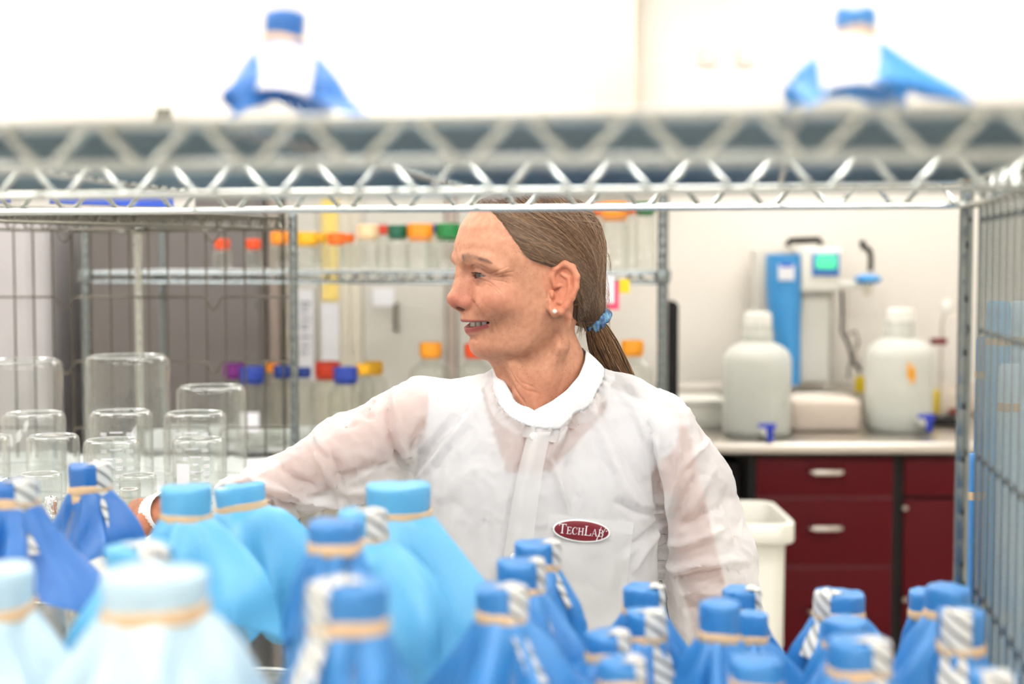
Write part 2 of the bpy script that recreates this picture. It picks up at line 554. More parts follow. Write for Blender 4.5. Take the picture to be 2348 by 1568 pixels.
g = MB()
rows = []
for (py, x0, x1) in ((583, 1756, 1834), (600, 1755, 1836), (650, 1755, 1836), (690, 1757, 1835), (730, 1762, 1833), (780, 1772, 1832), (830, 1780, 1832), (880, 1784, 1830)):
    a, b = pl(x0, py), pl(x1, py)
    rows.append((a.x, b.x, a.z))
n = 12
for (x0, x1, z) in rows:
    for k in range(n):
        an = math.pi * k / (n - 1)
        g.v.append(((x0 + x1) / 2 - math.cos(an) * (x1 - x0) / 2, -0.09 * math.sin(an) ** .6, z))
for i in range(len(rows) - 1):
    for k in range(n - 1):
        g.f.append((i * n + k, i * n + k + 1, (i + 1) * n + k + 1, (i + 1) * n + k))
g.f.append(tuple(range(n)))
g.build('blue_cover', 'blue_panel', pz)
a, b = pl(1738, 570), pl(1916, 878)
c_ = pl(1838, 568)
MB().box(((pl(1834, 0).x + b.x) / 2, 0.02, (c_.z + pl(0, 668).z) / 2), (b.x - pl(1834, 0).x, .20, c_.z - pl(0, 668).z), .012, 3).build('control_head', 'white_plastic', pz)
MB().box(((pl(1836, 0).x + pl(1912, 0).x) / 2, 0.06, (pl(0, 660).z + b.z) / 2), (pl(1912, 0).x - pl(1836, 0).x, .14, pl(0, 660).z - b.z), .01, 3).build('housing', 'white_plastic', pz)
MB().box(((a.x + b.x) / 2, 0.10, (pl(0, 572).z + b.z) / 2), (b.x - a.x, .12, pl(0, 572).z - b.z), .01).build('back_plate', 'pale_panel', pz)
s0, s1 = pl(1852, 582), pl(1912, 632)
MB().box(((s0.x + s1.x) / 2, -.083, (s0.z + s1.z) / 2), (s1.x - s0.x, .012, s0.z - s1.z), .003).build('display', 'screen_blue', pz)
s0, s1 = pl(1860, 586), pl(1905, 616)
MB().box(((s0.x + s1.x) / 2, -.090, (s0.z + s1.z) / 2), (s1.x - s0.x, .003, s0.z - s1.z), .001).build('screen', 'screen', pz)
s0, s1 = pl(1774, 606), pl(1810, 642)
MB().box(((s0.x + s1.x) / 2, -.092, (s0.z + s1.z) / 2), (s1.x - s0.x, .004, s0.z - s1.z), .001).build('badge', 'label_white', pz)
s0, s1 = pl(1778, 604), pl(1806, 612)
MB().box(((s0.x + s1.x) / 2, -.095, (s0.z + s1.z) / 2), (s1.x - s0.x, .002, s0.z - s1.z), .0).build('badge_mark', 'carton_blue', pz)
h0, h1 = pl(1808, 552), pl(1888, 562)
MB().tube([(h0.x, .03, h0.z - .02), (h0.x + .01, .03, h0.z), (h1.x - .01, .03, h0.z + .004), (h1.x, .03, h0.z - .015)], .013, 8).build('handle', 'black', pz)
# dispenser gun on its bracket
dg = empty('dispenser_arm', tuple(P(1990, 640, 5.25)))
tag(dg, 'dispenser arm with black lever and blue disc beside the purifier', 'dispenser')
o2 = P(1990, 640, 5.25)


def pd(px, py, dy=0.0):
    v = P(px, py, 5.25) - o2
    return (v.x, dy, v.z)


MB().tube([pd(1976, 552), pd(1980, 566), pd(1994, 574), pd(1997, 590), pd(1996, 622)], [.012, .012, .011, .010, .010], 10).build('lever', 'black', dg)
MB().lathe([(.001, .018), (.025, .018), (.045, .008), (.05, 0), (.045, -.010), (.02, -.018), (.001, -.018)], 28).build('disc', 'blue_panel', dg)
MB().tube([pd(1925, 652), pd(1950, 652), pd(1975, 655)], [.014, .012, .010], 10).build('bracket', 'white_plastic', dg)
MB().lathe([(.001, -.02), (.018, -.02), (.02, -.05), (.012, -.06), (.001, -.06)], 16).build('filter_cup', 'cream_panel', dg)
for k, (path, r, m) in enumerate([
    ([(1930, 665), (1932, 720), (1930, 760), (1945, 790), (1955, 830), (1975, 850)], .006, 'black'),
    ([(1945, 665), (1946, 715), (1940, 750), (1960, 800), (1972, 850)], .005, 'steel'),
    ([(1938, 770), (1965, 760), (1972, 785), (1950, 840), (1948, 868)], .005, 'olive')]):
    MB().tube([pd(x, y, .01 * k) for x, y in path], r, 8).build('tubing', m, dg)
# stand with a clamp at the right end of the counter
q = P(2158, 905, 5.2)
rs = empty('retort_stand', (q.x, 5.2, top_z))
tag(rs, 'steel retort stand with a dark red clamp beside the nearly empty carboy', 'stand')
MB().box((0, 0, .015), (.10, .14, .03), .006).build('base', 'black', rs)
zt = P(2160, 715, 5.2).z - top_z
MB().tube([(0, 0, .03), (0, 0, zt * .9), (.012, 0, zt)], .008, 10).build('rod', 'steel', rs)
MB().lathe([(.001, zt + .045), (.014, zt + .04), (.02, zt + .02), (.016, zt), (.001, zt - .005)], 16, (.015, 0, 0)).build('knob', 'jug_cap', rs)
zc = P(2160, 782, 5.2).z - top_z
MB().box((-.015, -.01, zc), (.055, .03, .022), .004).build('clamp', 'red', rs)
MB().box((-.028, -.03, .085), (.022, .02, .09), .005).build('yellow_grip', 'yellow_tag', rs)
MB().box((.045, -.03, .05), (.05, .03, .02), .004).build('red_plug', 'red', rs)

# tall white bin in front of the drawers
BY = 3.55
b0, b1 = P(1560, 1225, BY), P(1830, 1225, BY)
bw = b1.x - b0.x
bz = P(1800, 1205, BY).z
tb = empty('white_bin', ((b0.x + b1.x) / 2, BY + .18, 0))
tag(tb, 'tall white plastic bin with a flared rim in front of the drawers', 'bin')


def ring(w, d, z, r=.05, n=6):
    pts = []
    for (sx, sy, a0) in ((1, 1, 0), (-1, 1, math.pi / 2), (-1, -1, math.pi), (1, -1, 1.5 * math.pi)):
        for k in range(n):
            an = a0 + (math.pi / 2) * k / (n - 1)
            pts.append((sx * (w / 2 - r) + r * math.cos(an), sy * (d / 2 - r) + r * math.sin(an), z))
    return pts


def loft(rings, close_bottom=True):
    g = MB()
    n = len(rings[0])
    for r in rings:
        g.v.extend(r)
    for i in range(len(rings) - 1):
        for k in range(n):
            l = (k + 1) % n
            g.f.append((i * n + k, i * n + l, (i + 1) * n + l, (i + 1) * n + k))
    if close_bottom:
        g.f.append(tuple(range(n))[::-1])
    return g


d = .36
loft([ring(bw * .80, d * .80, 0), ring(bw * .82, d * .82, bz - .33), ring(bw * .86, d * .86, bz - .325), ring(bw * .87, d * .87, bz - .045)]).build('body', 'bin_plastic', tb)
loft([ring(bw * .87, d * .87, bz - .055), ring(bw * .98, d * .98, bz - .05), ring(bw, d, bz - .045), ring(bw, d, bz), ring(bw * .98, d * .98, bz + .004), ring(bw * .91, d * .91, bz + .002), ring(bw * .88, d * .88, bz - .02), ring(bw * .84, d * .84, bz - .3), ring(bw * .80, d * .80, .03)], False).build('rim', 'bin_plastic', tb)

# black padded panel behind the rack post
q = P(1543, 690, 4.40)
bp = MB()
w = .036
zt = q.z
prof = []
for k in range(13):
    an = math.pi * k / 12
    prof.append((math.cos(an), math.sin(an)))
pts = [(q.x + w * .5 * 1.0, zt - .02)]
shape = [(w / 2 * c, zt - .02 + .02 * s) for c, s in prof] + [(-w / 2, 0.0), (w / 2, 0.0)]
for (yy) in (4.40, 4.62):
    bp.v.extend([(q.x + x, yy, z) for x, z in shape])
n = len(shape)
bp.f.append(tuple(range(n))[::-1])
bp.f.append(tuple(range(n, 2 * n)))
bp.f.extend([(k, (k + 1) % n, n + (k + 1) % n, n + k) for k in range(n)])
tag(bp.build('folded_stool', 'black'), 'black upright panel with a rounded top standing behind the rack post', 'panel')

# ------------------------------------------------------------------ doors and cabinets behind the bottle rack
fy = 4.95
a, b = P(196, 1000, fy), P(600, 1000, fy)
fr = empty('grey_freezer', ((a.x + b.x) / 2, fy, 0))
tag(fr, 'dark grey upright cabinet behind the wire cart', 'freezer')
w = b.x - a.x
fz = P(400, 430, fy).z
MB().box((0, .27, fz / 2), (w, .5, fz), .01).build('body', 'grey_panel', fr)
MB().box((0, .01, fz * .5), (w - .02, .03, fz - .04), .008).build('door', 'grey_panel', fr)
a, b = P(-260, 1000, fy), P(120, 1000, fy)
M['pale_grey'] = plain('pale_grey_enamel', rgb(206, 202, 204), .5)
pc = empty('white_cabinet', ((a.x + b.x) / 2, fy, 0))
tag(pc, 'white rounded cabinet at the far left behind the beakers', 'cabinet')
MB().box((0, .25, fz / 2), (b.x - a.x, .5, fz), .06, 5).build('body', 'pale_grey', pc)
MB().box((0, -.002, fz * .55), (b.x - a.x - .14, .012, fz * .8), .004).build('door', 'pale_grey', pc)
# frame strips and pale doors
ky = 5.05


def slab(name, px0, px1, z0, z1, Y, depth, mat, label, cat, parent=None):
    a, b = P(px0, 600, Y), P(px1, 600, Y)
    o = MB().box(((a.x + b.x) / 2, Y + depth / 2, (z0 + z1) / 2), (b.x - a.x, depth, z1 - z0), .003).build(name, mat, parent, smooth=False)
    if not parent:
        tag(o, label, cat)
    return o


zk = P(800, 300, ky).z
lk = empty('tall_cabinet', (0, 0, 0))
tag(lk, 'tall cream storage cabinet with narrow doors behind the coloured bottle caps', 'cabinet')
slab('jamb', 613, 640, 0, zk, ky, .3, 'beige', '', '', lk)
slab('seal', 641, 656, 0, zk, ky + .02, .28, 'olive', '', '', lk)
slab('edge_strip', 657, 666, 0, zk, ky - .01, .3, 'steel', '', '', lk)
slab('side_panel', 667, 728, 0, zk, ky, .4, 'pale_panel', '', '', lk)
slab('door', 729, 800, 0, zk, ky + .01, .4, 'cream_panel', '', '', lk)
slab('door', 801, 832, 0, zk, ky + .02, .4, 'cream_panel', '', '', lk)
slab('door', 833, 1022, 0, zk, ky, .4, 'pale_panel', '', '', lk)
slab('end_panel', 1024, 1046, 0, zk, ky - .015, .4, 'beige', '', '', lk)
slab('door', 1048, 1300, 0, zk, ky, .4, 'pale_panel', '', '', lk)
hd = MB()
q0, q1 = P(908, 700, ky - .03), P(908, 756, ky - .03)
hd.tube([(q0.x, ky, q0.z), (q0.x, ky - .03, q0.z), (q1.x, ky - .03, q1.z), (q1.x, ky, q1.z)], .008, 8)
hd.build('handle', 'olive', lk)
sh = empty('paper_notice', tuple(P(700, 750, ky - .02)))
tag(sh, 'long white paper notice taped to the cabinet side', 'notice')
o3 = P(700, 750, ky - .02)
a, b = P(682, 662, ky - .02) - o3, P(720, 872, ky - .02) - o3
MB().box(((a.x + b.x) / 2, .003, (a.z + b.z) / 2), (b.x - a.x, .002, a.z - b.z)).build('sheet', 'paper', sh, smooth=False)
for k, yy in enumerate((692, 700, 712, 728, 742, 752, 770, 790, 806)):
    c = P(688 + 2 * (k % 2), yy, ky - .02) - o3
    e = P(712 - 3 * (k % 3), yy + 5, ky - .02) - o3
    MB().box(((c.x + e.x) / 2, .0015, (c.z + e.z) / 2), (e.x - c.x, .001, c.z - e.z)).build('print_line', 'print', sh, smooth=False)


def sheet(px0, px1, py0, py1, Y, mat, label, name='paper_note'):
    c, e = P(px0, py0, Y), P(px1, py1, Y)
    return tag(MB().box(((c.x + e.x) / 2, Y, (c.z + e.z) / 2), (e.x - c.x, .003, c.z - e.z)).build(name, mat, smooth=False), label, 'note')


sheet(738, 776, 448, 690, ky - .005, 'yellow', 'long yellow paper strip on the cream cabinet door')
sheet(736, 778, 694, 860, ky - .005, 'paper', 'white sheet below the yellow strip on the cabinet door')
sheet(854, 904, 660, 702, ky - .01, 'paper', 'small white card beside the dark cabinet handle')
for k, (x0, sd) in enumerate(((1608, 'left'), (1694, 'right'))):
    c, e = P(x0, 105, 5.48), P(x0 + 34, 148, 5.48)
    tag(MB().box(((c.x + e.x) / 2, 5.493, (c.z + e.z) / 2), (e.x - c.x, .012, c.z - e.z), .003).build('wall_outlet', 'outlet'), 'faint beige outlet plate high on the wall, ' + sd + ' one of two', 'outlet')


# ------------------------------------------------------------------ wire shelving
def rounded_rect(w, d, r, n=6):
    pts = []
    for (cx, cy, a0) in ((w / 2 - r, d / 2 - r, 0), (-w / 2 + r, d / 2 - r, .5), (-w / 2 + r, -d / 2 + r, 1.0), (w / 2 - r, -d / 2 + r, 1.5)):
        for k in range(n):
            an = math.pi * (a0 + .5 * k / (n - 1))
            pts.append((cx + r * math.cos(an), cy + r * math.sin(an)))
    return pts


WIRES = {}


def wire_shelf(parent, w, d, zc, mat, cc=.024, rail=.0034, pitch=.06, gap=.026, r=.035, name='shelf', zig=.0026, wires=True, mid=False, along=False):
    """a shelf: two rails, a zig-zag wire between them and surface wires; zc is the middle of the edge truss"""
    s = empty(name, (0, 0, zc), parent=parent)
    rr = rounded_rect(w, d, r)
    for sg in (1, -1):
        MB().tube([(x, y, sg * cc / 2) for x, y in rr], rail, 8, closed=True).build('rail', mat, s)
    # zig-zag around the loop
    L, segs = 0.0, []
    for i in range(len(rr)):
        a, b = Vector(rr[i]), Vector(rr[(i + 1) % len(rr)])
        segs.append((L, a, b, (b - a).length))
        L += (b - a).length
    n = int(round(L / (pitch / 2)) // 2 * 2)
    pts = []
    for i in range(n):
        for off, zz in ((-.16, .92), (.16, .92)):
            q = ((i + off) / n * L) % L
            for (s0, a, b, ln) in segs:
                if s0 <= q <= s0 + ln + 1e-9:
                    p = a + (b - a) * ((q - s0) / max(ln, 1e-9))
                    break
            pts.append((p.x, p.y, (1 if i % 2 == 0 else -1) * cc / 2 * zz))
    MB().tube(pts, zig, 6, closed=True).build('truss_wire', mat, s)
    if mid:
        nm = int(round(w / (pitch / 2)) // 2 * 2)
        zz = []
        for i in range(nm + 1):
            for off in (-.16, .16):
                zz.append((max(-w / 2, min(w / 2, -w / 2 + (i + off) / nm * w)), 0, (1 if i % 2 == 0 else -1) * cc / 2 * .92))
        MB().tube(zz, zig, 6).build('truss_wire', mat, s)
        MB().tube([(-w / 2 + .003, 0, -cc / 2), (w / 2 - .003, 0, -cc / 2)], rail, 8).build('rail', mat, s)
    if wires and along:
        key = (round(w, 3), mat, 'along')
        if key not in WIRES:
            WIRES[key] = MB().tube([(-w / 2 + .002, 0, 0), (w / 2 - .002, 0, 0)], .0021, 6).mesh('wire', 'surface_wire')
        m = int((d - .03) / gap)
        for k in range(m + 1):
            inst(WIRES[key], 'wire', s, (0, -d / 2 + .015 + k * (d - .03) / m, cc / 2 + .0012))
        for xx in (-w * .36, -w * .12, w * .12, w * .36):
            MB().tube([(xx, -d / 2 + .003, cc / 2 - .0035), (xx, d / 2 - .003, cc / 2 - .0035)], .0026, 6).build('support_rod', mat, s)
    elif wires:
        key = (round(d, 3), mat)
        if key not in WIRES:
            WIRES[key] = MB().tube([(0, -d / 2 + .002, 0), (0, d / 2 - .002, 0)], .0018, 6).mesh('wire', mat)
        m = int((w - .05) / gap)
        for k in range(m + 1):
            inst(WIRES[key], 'wire', s, (-w / 2 + .025 + k * (w - .05) / m, 0, cc / 2 + .0012))
        for yy in (-d * .28, 0, d * .28):
            MB().tube([(-w / 2 + .003, yy, cc / 2 - .0015), (w / 2 - .003, yy, cc / 2 - .0015)], .0030, 6).build('support_rod', mat, s)
    return s


def post(parent, x, y, z0, z1, mat, r=.0127, grooves=True, name='post'):
    prof = [(.001, z0), (r, z0)]
    if grooves:
        z = z0 + .05
        while z < z1 - .02:
            prof += [(r, z - .001), (r * .975, z), (r, z + .001)]
            z += .0254
    prof += [(r, z1 - .004), (r * .7, z1), (.001, z1)]
    return MB().lathe(prof, 14, (x, y, 0)).build(name, mat, parent)


# --- bottle rack at the back
th = math.radians(-6.5)
BRW, BRD = 1.56, .60
frl, frr = Vector((-1.145, 3.80)), Vector((.385, 3.625))
cx, cy = (frl + frr) / 2 + Vector((math.sin(-th), math.cos(th))) * BRD / 2
br = empty('bottle_rack', (cx, cy, 0), th)
tag(br, 'chrome wire rack full of capped bottles behind the lab worker', 'rack')
Z_MID = P(850, 627, 3.72).z
Z_LOW = 1.03
for z in (Z_MID, Z_LOW, 1.80, .25):
    wire_shelf(br, BRW, BRD, z - .012, 'chrome_dark', pitch=.078, gap=.03)
for sx in (-1, 1):
    for sy in (-1, 1):
        post(br, sx * (BRW / 2 - .012), sy * (BRD / 2 - .012), 0.0, 1.86, 'chrome_dark')
        for z in (Z_MID, Z_LOW, 1.80):
            MB().lathe([(.014, -.026), (.019, -.024), (.021, 0), (.019, .006), (.014, .008)], 14, (sx * (BRW / 2 - .012), sy * (BRD / 2 - .012), z)).build('collar', 'chrome_dark', br)
for z, m in ((Z_MID, 'cardboard'), (Z_LOW, 'liner')):
    MB().box((0, 0, z + .0065), (BRW - .06, BRD - .05, .002)).build('shelf_liner', 'pad', br, smooth=False)
tg = empty('price_tag', tuple(P(1404, 660, 3.60)))
tag(tg, 'pink and white tag hanging from the bottle rack beside her hair', 'tag')
MB().box((0, 0, -.02), (.034, .002, .07)).build('pink_card', 'pink_tag', tg, smooth=False)
MB().box((-.006, -.002, -.004), (.020, .001, .070)).build('white_card', 'label_white', tg, smooth=False)
tag(MB().box(tuple(P(1432, 656, 3.60)), (.026, .003, .035)).build('shelf_tag', 'yellow_tag', smooth=False), 'small yellow tag on the bottle rack edge beside the post', 'tag')

CAPS = {'orange red': rgb(232, 78, 24), 'red': rgb(214, 58, 26), 'orange': rgb(246, 146, 20), 'deep orange': rgb(240, 110, 16), 'yellow': rgb(238, 178, 20),
        'beige': rgb(240, 206, 160), 'dark green': rgb(0, 92, 66), 'green': rgb(0, 118, 52), 'navy blue': rgb(16, 52, 128), 'blue': rgb(30, 60, 156),
        'purple': rgb(112, 20, 120), 'amber': rgb(240, 156, 24)}
for k, c in CAPS.items():
    M['cap ' + k] = plain('cap_' + k.replace(' ', '_'), c, .45)


def bottle(px0, px1, ytop, ybase_z, Y, color, label, group, body_k=1.75, square=False, label_white=False):
    """a lab bottle whose screw cap spans px0..px1 with its top at ytop"""
    a, b = P(px0, ytop, Y), P(px1, ytop, Y)
    rc = (b.x - a.x) / 2
    H = a.z - ybase_z
    t = empty('media_bottle', ((a.x + b.x) / 2, Y, ybase_z))
    tag(t, label, 'bottle', group)
    ch = min(rc * 1.15, H * .3)
    R = rc * body_k
    nk = rc * .78
    zn = H - ch * 1.25
    zs = max(zn - (R - nk) * .95, H * .42)
    MB().lathe([(.001, .002), (R * .92, 0), (R, .006), (R, zs * .9), (R * .97, zs), (R * .80, zs + (zn - zs) * .35), (nk * 1.05, zn - (zn - zs) * .1), (nk, zn), (nk, H - ch * .3)], 28, squash=5 if square else None).build('body', 'bottle_glass', t)
    MB().lathe([(nk * 1.02, zn), (nk * 1.22, zn + .002), (nk * 1.22, zn + .005), (nk * 1.02, zn + .007)], 24).build('pouring_ring', M['cap ' + color], t)
    g = MB()
    seg = 36
    prof = [(.001, H), (rc * .88, H), (rc * .97, H - ch * .06), (rc, H - ch * .14), (rc, H - ch), (rc * .9, H - ch)]
    g.lathe(prof, seg)
    g.v = [(x * (1.0 + (.018 if (i % 2 and seg * 2 < i < seg * 5) else 0)), y * (1.0 + (.018 if (i % 2 and seg * 2 < i < seg * 5) else 0)), z) for i, (x, y, z) in enumerate(g.v)]
    g.build('cap', M['cap ' + color], t)
    if label_white:
        pts = []
        for k in range(7):
            for z in (H * .22, H * .46):
                an = -math.pi / 2 + (k / 6 - .5) * 1.1
                pts.append((R * 1.01 * math.cos(an), R * 1.01 * math.sin(an), z))
        MB().add(pts, [(2 * k, 2 * k + 2, 2 * k + 3, 2 * k + 1) for k in range(6)]).build('print_patch', 'label_white', t)
    return t


zm, zl = Z_MID + .008, Z_LOW + .008
GU, GL = 'bottles on the upper shelf', 'bottles on the lower shelf'
up_list = [
    (492, 526, 548, 3.85, 'orange red', 'small clear bottle with orange-red cap, leftmost on the upper shelf'),
    (564, 598, 548, 3.85, 'orange red', 'small clear bottle with orange-red cap, second from the left end'),
    (620, 662, 531, 3.87, 'orange', 'clear bottle with orange cap behind the chrome cart post'),
    (680, 728, 532, 3.82, 'yellow', 'clear bottle with yellow cap just right of the cart post'),
    (716, 750, 533, 3.98, 'yellow', 'clear bottle with yellow cap tucked behind the other yellow cap'),
    (751, 790, 534, 3.82, 'deep orange', 'clear bottle with deep orange cap, left one of the touching pair'),
    (784, 813, 536, 3.95, 'deep orange', 'clear bottle with deep orange cap, right one of the touching pair'),
    (818, 868, 515, 3.84, 'beige', 'clear bottle with beige cap on the upper shelf'),
    (862, 893, 516, 4.02, 'red', 'clear bottle with red cap between beige and dark green caps'),
    (889, 935, 516, 3.82, 'dark green', 'clear bottle with dark green cap beside the red one'),
    (934, 993, 513, 3.80, 'orange', 'clear bottle with broad orange cap left of the green cap'),
    (978, 1006, 514, 4.0, 'navy blue', 'clear bottle with navy cap hidden between orange and green caps'),
    (1000, 1056, 512, 3.80, 'green', 'clear bottle with bright green cap in front of her forehead'),
    (1344, 1384, 466, 3.86, 'deep orange', 'clear bottle with deep orange cap just behind her hair'),
    (1378, 1440, 462, 3.72, 'orange', 'big clear bottle with yellow-orange cap behind her head'),
    (1428, 1460, 468, 3.95, 'deep orange', 'clear bottle with deep orange cap behind the yellow-orange one'),
    (1458, 1502, 462, 3.74, 'green', 'tall clear bottle with green cap next to the rack post'),
]
for (x0, x1, yt, Y, c, lb) in up_list:
    bottle(x0, x1, yt, zm, Y, c, lb, GU, body_k=1.08, square=True, label_white=False)
low_list = [
    (512, 564, 832, 3.98, 'purple', 'clear bottle with purple cap behind the beakers'),
    (550, 606, 840, 3.82, 'blue', 'clear bottle with blue cap in front of the purple cap'),
    (610, 640, 832, 4.02, 'orange', 'clear bottle with orange cap peeking behind the navy cap'),
    (627, 667, 838, 3.86, 'navy blue', 'clear bottle with navy cap left of the cart post'),
    (680, 713, 842, 3.90, 'navy blue', 'clear bottle with navy cap right of the cart post'),
    (722, 780, 829, 4.02, 'red', 'clear bottle with red cap on the lower shelf'),
    (765, 820, 841, 3.76, 'blue', 'clear bottle with blue cap right of the red cap'),
    (815, 852, 834, 3.88, 'yellow', 'clear bottle with yellow cap, the lower of the yellow pair'),
    (834, 878, 828, 4.10, 'yellow', 'clear bottle with yellow cap, the rear of the yellow pair'),
    (962, 1013, 785, 3.84, 'amber', 'large clear bottle with amber cap above her raised shoulder'),
    (1065, 1112, 788, 3.84, 'orange red', 'large clear bottle with orange-red cap below her chin'),
    (1424, 1476, 780, 3.72, 'amber', 'clear bottle with amber cap right of her ponytail'),
]
for i, (x0, x1, yt, Y, c, lb) in enumerate(low_list):
    bottle(x0, x1, yt, zl, Y, c, lb, GL, body_k=1.45 if i < 9 else 1.9, label_white=i in (1, 6))
# ------------------------------------------------------------------ wire cart on the left with glassware
A = P(672, 523, 3.0)                                        # its nearest right post
u = Vector((-.40, -.59)).normalized()                        # along its long front edge, towards the viewer
vv = Vector((-.59, .40)).normalized()                        # across it
ct = empty('wire_cart', (0, 0, 0))
tag(ct, 'worn chrome wire cart with a wire panel, carrying the upturned beakers', 'cart')
CW, CD = .95, .50
cc_ = Vector((A.x - .012, A.y)) + u * CW / 2 + vv * CD / 2
zc_t = P(672, 512, 3.0).z
s = wire_shelf(ct, CW, CD, zc_t, 'chrome_dull', cc=.024, pitch=.044, gap=.05, zig=.0024)
s.location = (cc_.x, cc_.y, zc_t)
s.rotation_euler = (0, 0, math.atan2(u.y, u.x))
post(ct, A.x, A.y, 0, P(672, 483, 3.0).z, 'chrome_dark', r=.0092)
for (k1, k2) in ((CW - .02, 0), (0, CD - .02), (CW - .02, CD - .02)):
    q = Vector((A.x, A.y)) + u * k1 + vv * k2
    post(ct, q.x, q.y, 0, zc_t + .01, 'chrome', r=.0092)
# wire back panel
PY = 3.02
pn = empty('wire_panel', (0, PY, 0), parent=ct)
x_r, x_l = P(662, 600, PY).x, P(-140, 600, PY).x
zs = [P(300, yy, PY).z for yy in (526, 681, 828, 980, 1130)]
vm = MB().tube([(0, 0, 0), (0, 0, zs[0] - zs[-1])], .0020, 6).mesh('wire', 'wire_dark')
k = 0
x = x_r - .012
step = 44.0 * PY / FPX
while x > x_l:
    inst(vm, 'wire', pn, (x, 0, zs[-1]))
    x -= step
for z in zs:
    pts = []
    hooks = [P(px, 600, PY).x for px in (490, 150)]
    xx = x_r
    pts.append((x_r, 0, z))
    for hx in hooks:
        for (dx, dz) in ((.024, 0), (.016, -.004), (.008, -.020), (0, -.028), (-.008, -.020), (-.016, -.004), (-.024, 0)):
            pts.append((hx + dx, -.004, z + dz))
    pts.append((x_l, 0, z))
    MB().tube(pts, .0024, 6).build('cross_wire', 'wire_dark', pn)

# lower shelf that carries the beakers
GZ = 1.125
u2 = Vector((-.157, -.988))
v2 = Vector((-.988, .157))
gs = ct
GW, GD = 1.16, .78
c2 = Vector((-.385, 2.99)) + u2 * GW / 2 + v2 * GD / 2
s = wire_shelf(gs, GW, GD, GZ - .022, 'chrome', cc=.024, pitch=.05, gap=.03)
s.location = (c2.x, c2.y, GZ - .022)
s.rotation_euler = (0, 0, math.atan2(u2.y, u2.x))
ang = math.atan2(u2.y, u2.x)
for (a_, b_) in ((GW / 2 - .02, GD / 2 - .02), (-GW / 2 + .02, -GD / 2 + .02), (GW / 2 - .02, -GD / 2 + .02), (-GW / 2 + .02, GD / 2 - .02)):
    q = c2 + u2 * a_ + v2 * b_
    post(gs, q.x, q.y, 0, GZ - .01, 'chrome', r=.0092)
# bench pad with a crumpled edge, draped over the rim
pad = MB()
nx, ny = 40, 30
rnd = random.Random(5)
for j in range(ny + 1):
    for i in range(nx + 1):
        a_ = (i / nx - .5) * (GW + .03)
        b_ = (j / ny - .5) * (GD + .06)
        e = max(abs(a_) - GW / 2 + .012, abs(b_) - GD / 2 + .012, 0)
        q = c2 + u2 * a_ + v2 * b_
        pad.v.append((q.x, q.y, GZ - .003 + (.004 + .010 * rnd.random() if e > 0 else .0) - .35 * e))
for j in range(ny):
    for i in range(nx):
        a0 = j * (nx + 1) + i
        pad.f.append((a0, a0 + 1, a0 + nx + 2, a0 + nx + 1))
pad.build('bench_pad', 'pad', gs)


def beaker(cx, w, ytop, Y, label, hk=None, grad=False, patch=False, base=None):
    a, b = P(cx - w / 2, ytop, Y), P(cx + w / 2, ytop, Y)
    R = (b.x - a.x) / 2
    z0 = GZ + .003
    H = a.z - z0
    t = empty('beaker', ((a.x + b.x) / 2, Y, z0))
    tag(t, label, 'beaker', 'upturned glass beakers on the wire shelf')
    th_ = .0022
    MB().lathe([(R * 1.05, 0), (R * 1.05, .002), (R * 1.0, .007), (R, H - R * .22), (R * .985, H - R * .10), (R * .93, H - R * .03), (R * .84, H), (R * .5, H - .001), (.001, H - .002)], 44).build('glass_wall', 'glass_thick', t)
    MB().lathe([(R * .86 + .0016 * math.cos(a_), H - .0012 + .0016 * math.sin(a_)) for a_ in np.linspace(0, 2 * math.pi, 9)], 44).build('base_glint', 'glass_rim', t)  # added ring that paints the bright highlight around the base edge
    MB().lathe([(R * 1.045 + .0018 * math.cos(a_), .0024 + .0018 * math.sin(a_)) for a_ in np.linspace(0, 2 * math.pi, 9)], 44).build('mouth_rim', 'glass_rim', t)
    if grad:
        g = MB()
        for k in range(6):
            z = H * (.80 - .09 * k)
            for (a0, a1) in ((-.20, .20),) if k % 2 == 0 else ((-.10, .10),):
                pts = []
                for i in range(5):
                    an = -math.pi / 2 + a0 + (a1 - a0) * i / 4 + .1
                    pts += [(R * 1.004 * math.cos(an), R * 1.004 * math.sin(an), z), (R * 1.004 * math.cos(an), R * 1.004 * math.sin(an), z + .0022)]
                g.add(pts, [(2 * i, 2 * i + 2, 2 * i + 3, 2 * i + 1) for i in range(4)])
            for s_ in (-.42, .42):
                for j in range(3):
                    an = -math.pi / 2 + s_ + .1 + .07 * (j - 1)
                    c0 = Vector((R * 1.004 * math.cos(an), R * 1.004 * math.sin(an), z - .002))
                    tdir = Vector((-math.sin(an), math.cos(an), 0))
                    ro = [c0 + tdir * (.0022 * math.cos(q)) + Vector((0, 0, .003 * math.sin(q))) for q in np.linspace(0, 2 * math.pi, 9)[:-1]]
                    ri = [c0 + tdir * (.0011 * math.cos(q)) + Vector((0, 0, .0017 * math.sin(q))) for q in np.linspace(0, 2 * math.pi, 9)[:-1]]
                    g.add(ro + ri, [(i, (i + 1) % 8, 8 + (i + 1) % 8, 8 + i) for i in range(8)])
        g.build('graduations', 'label_white', t, smooth=False)
    if patch:
        pts = []
        for i in range(6):
            for z in (H * .42, H * .72):
                an = -math.pi / 2 - .45 + (i / 5 - .5) * .62
                pts.append((R * 1.006 * math.cos(an), R * 1.006 * math.sin(an), z))
        MB().add(pts, [(2 * i, 2 * i + 2, 2 * i + 3, 2 * i + 1) for i in range(5)]).build('marking_patch', 'label_white', t)
    return t


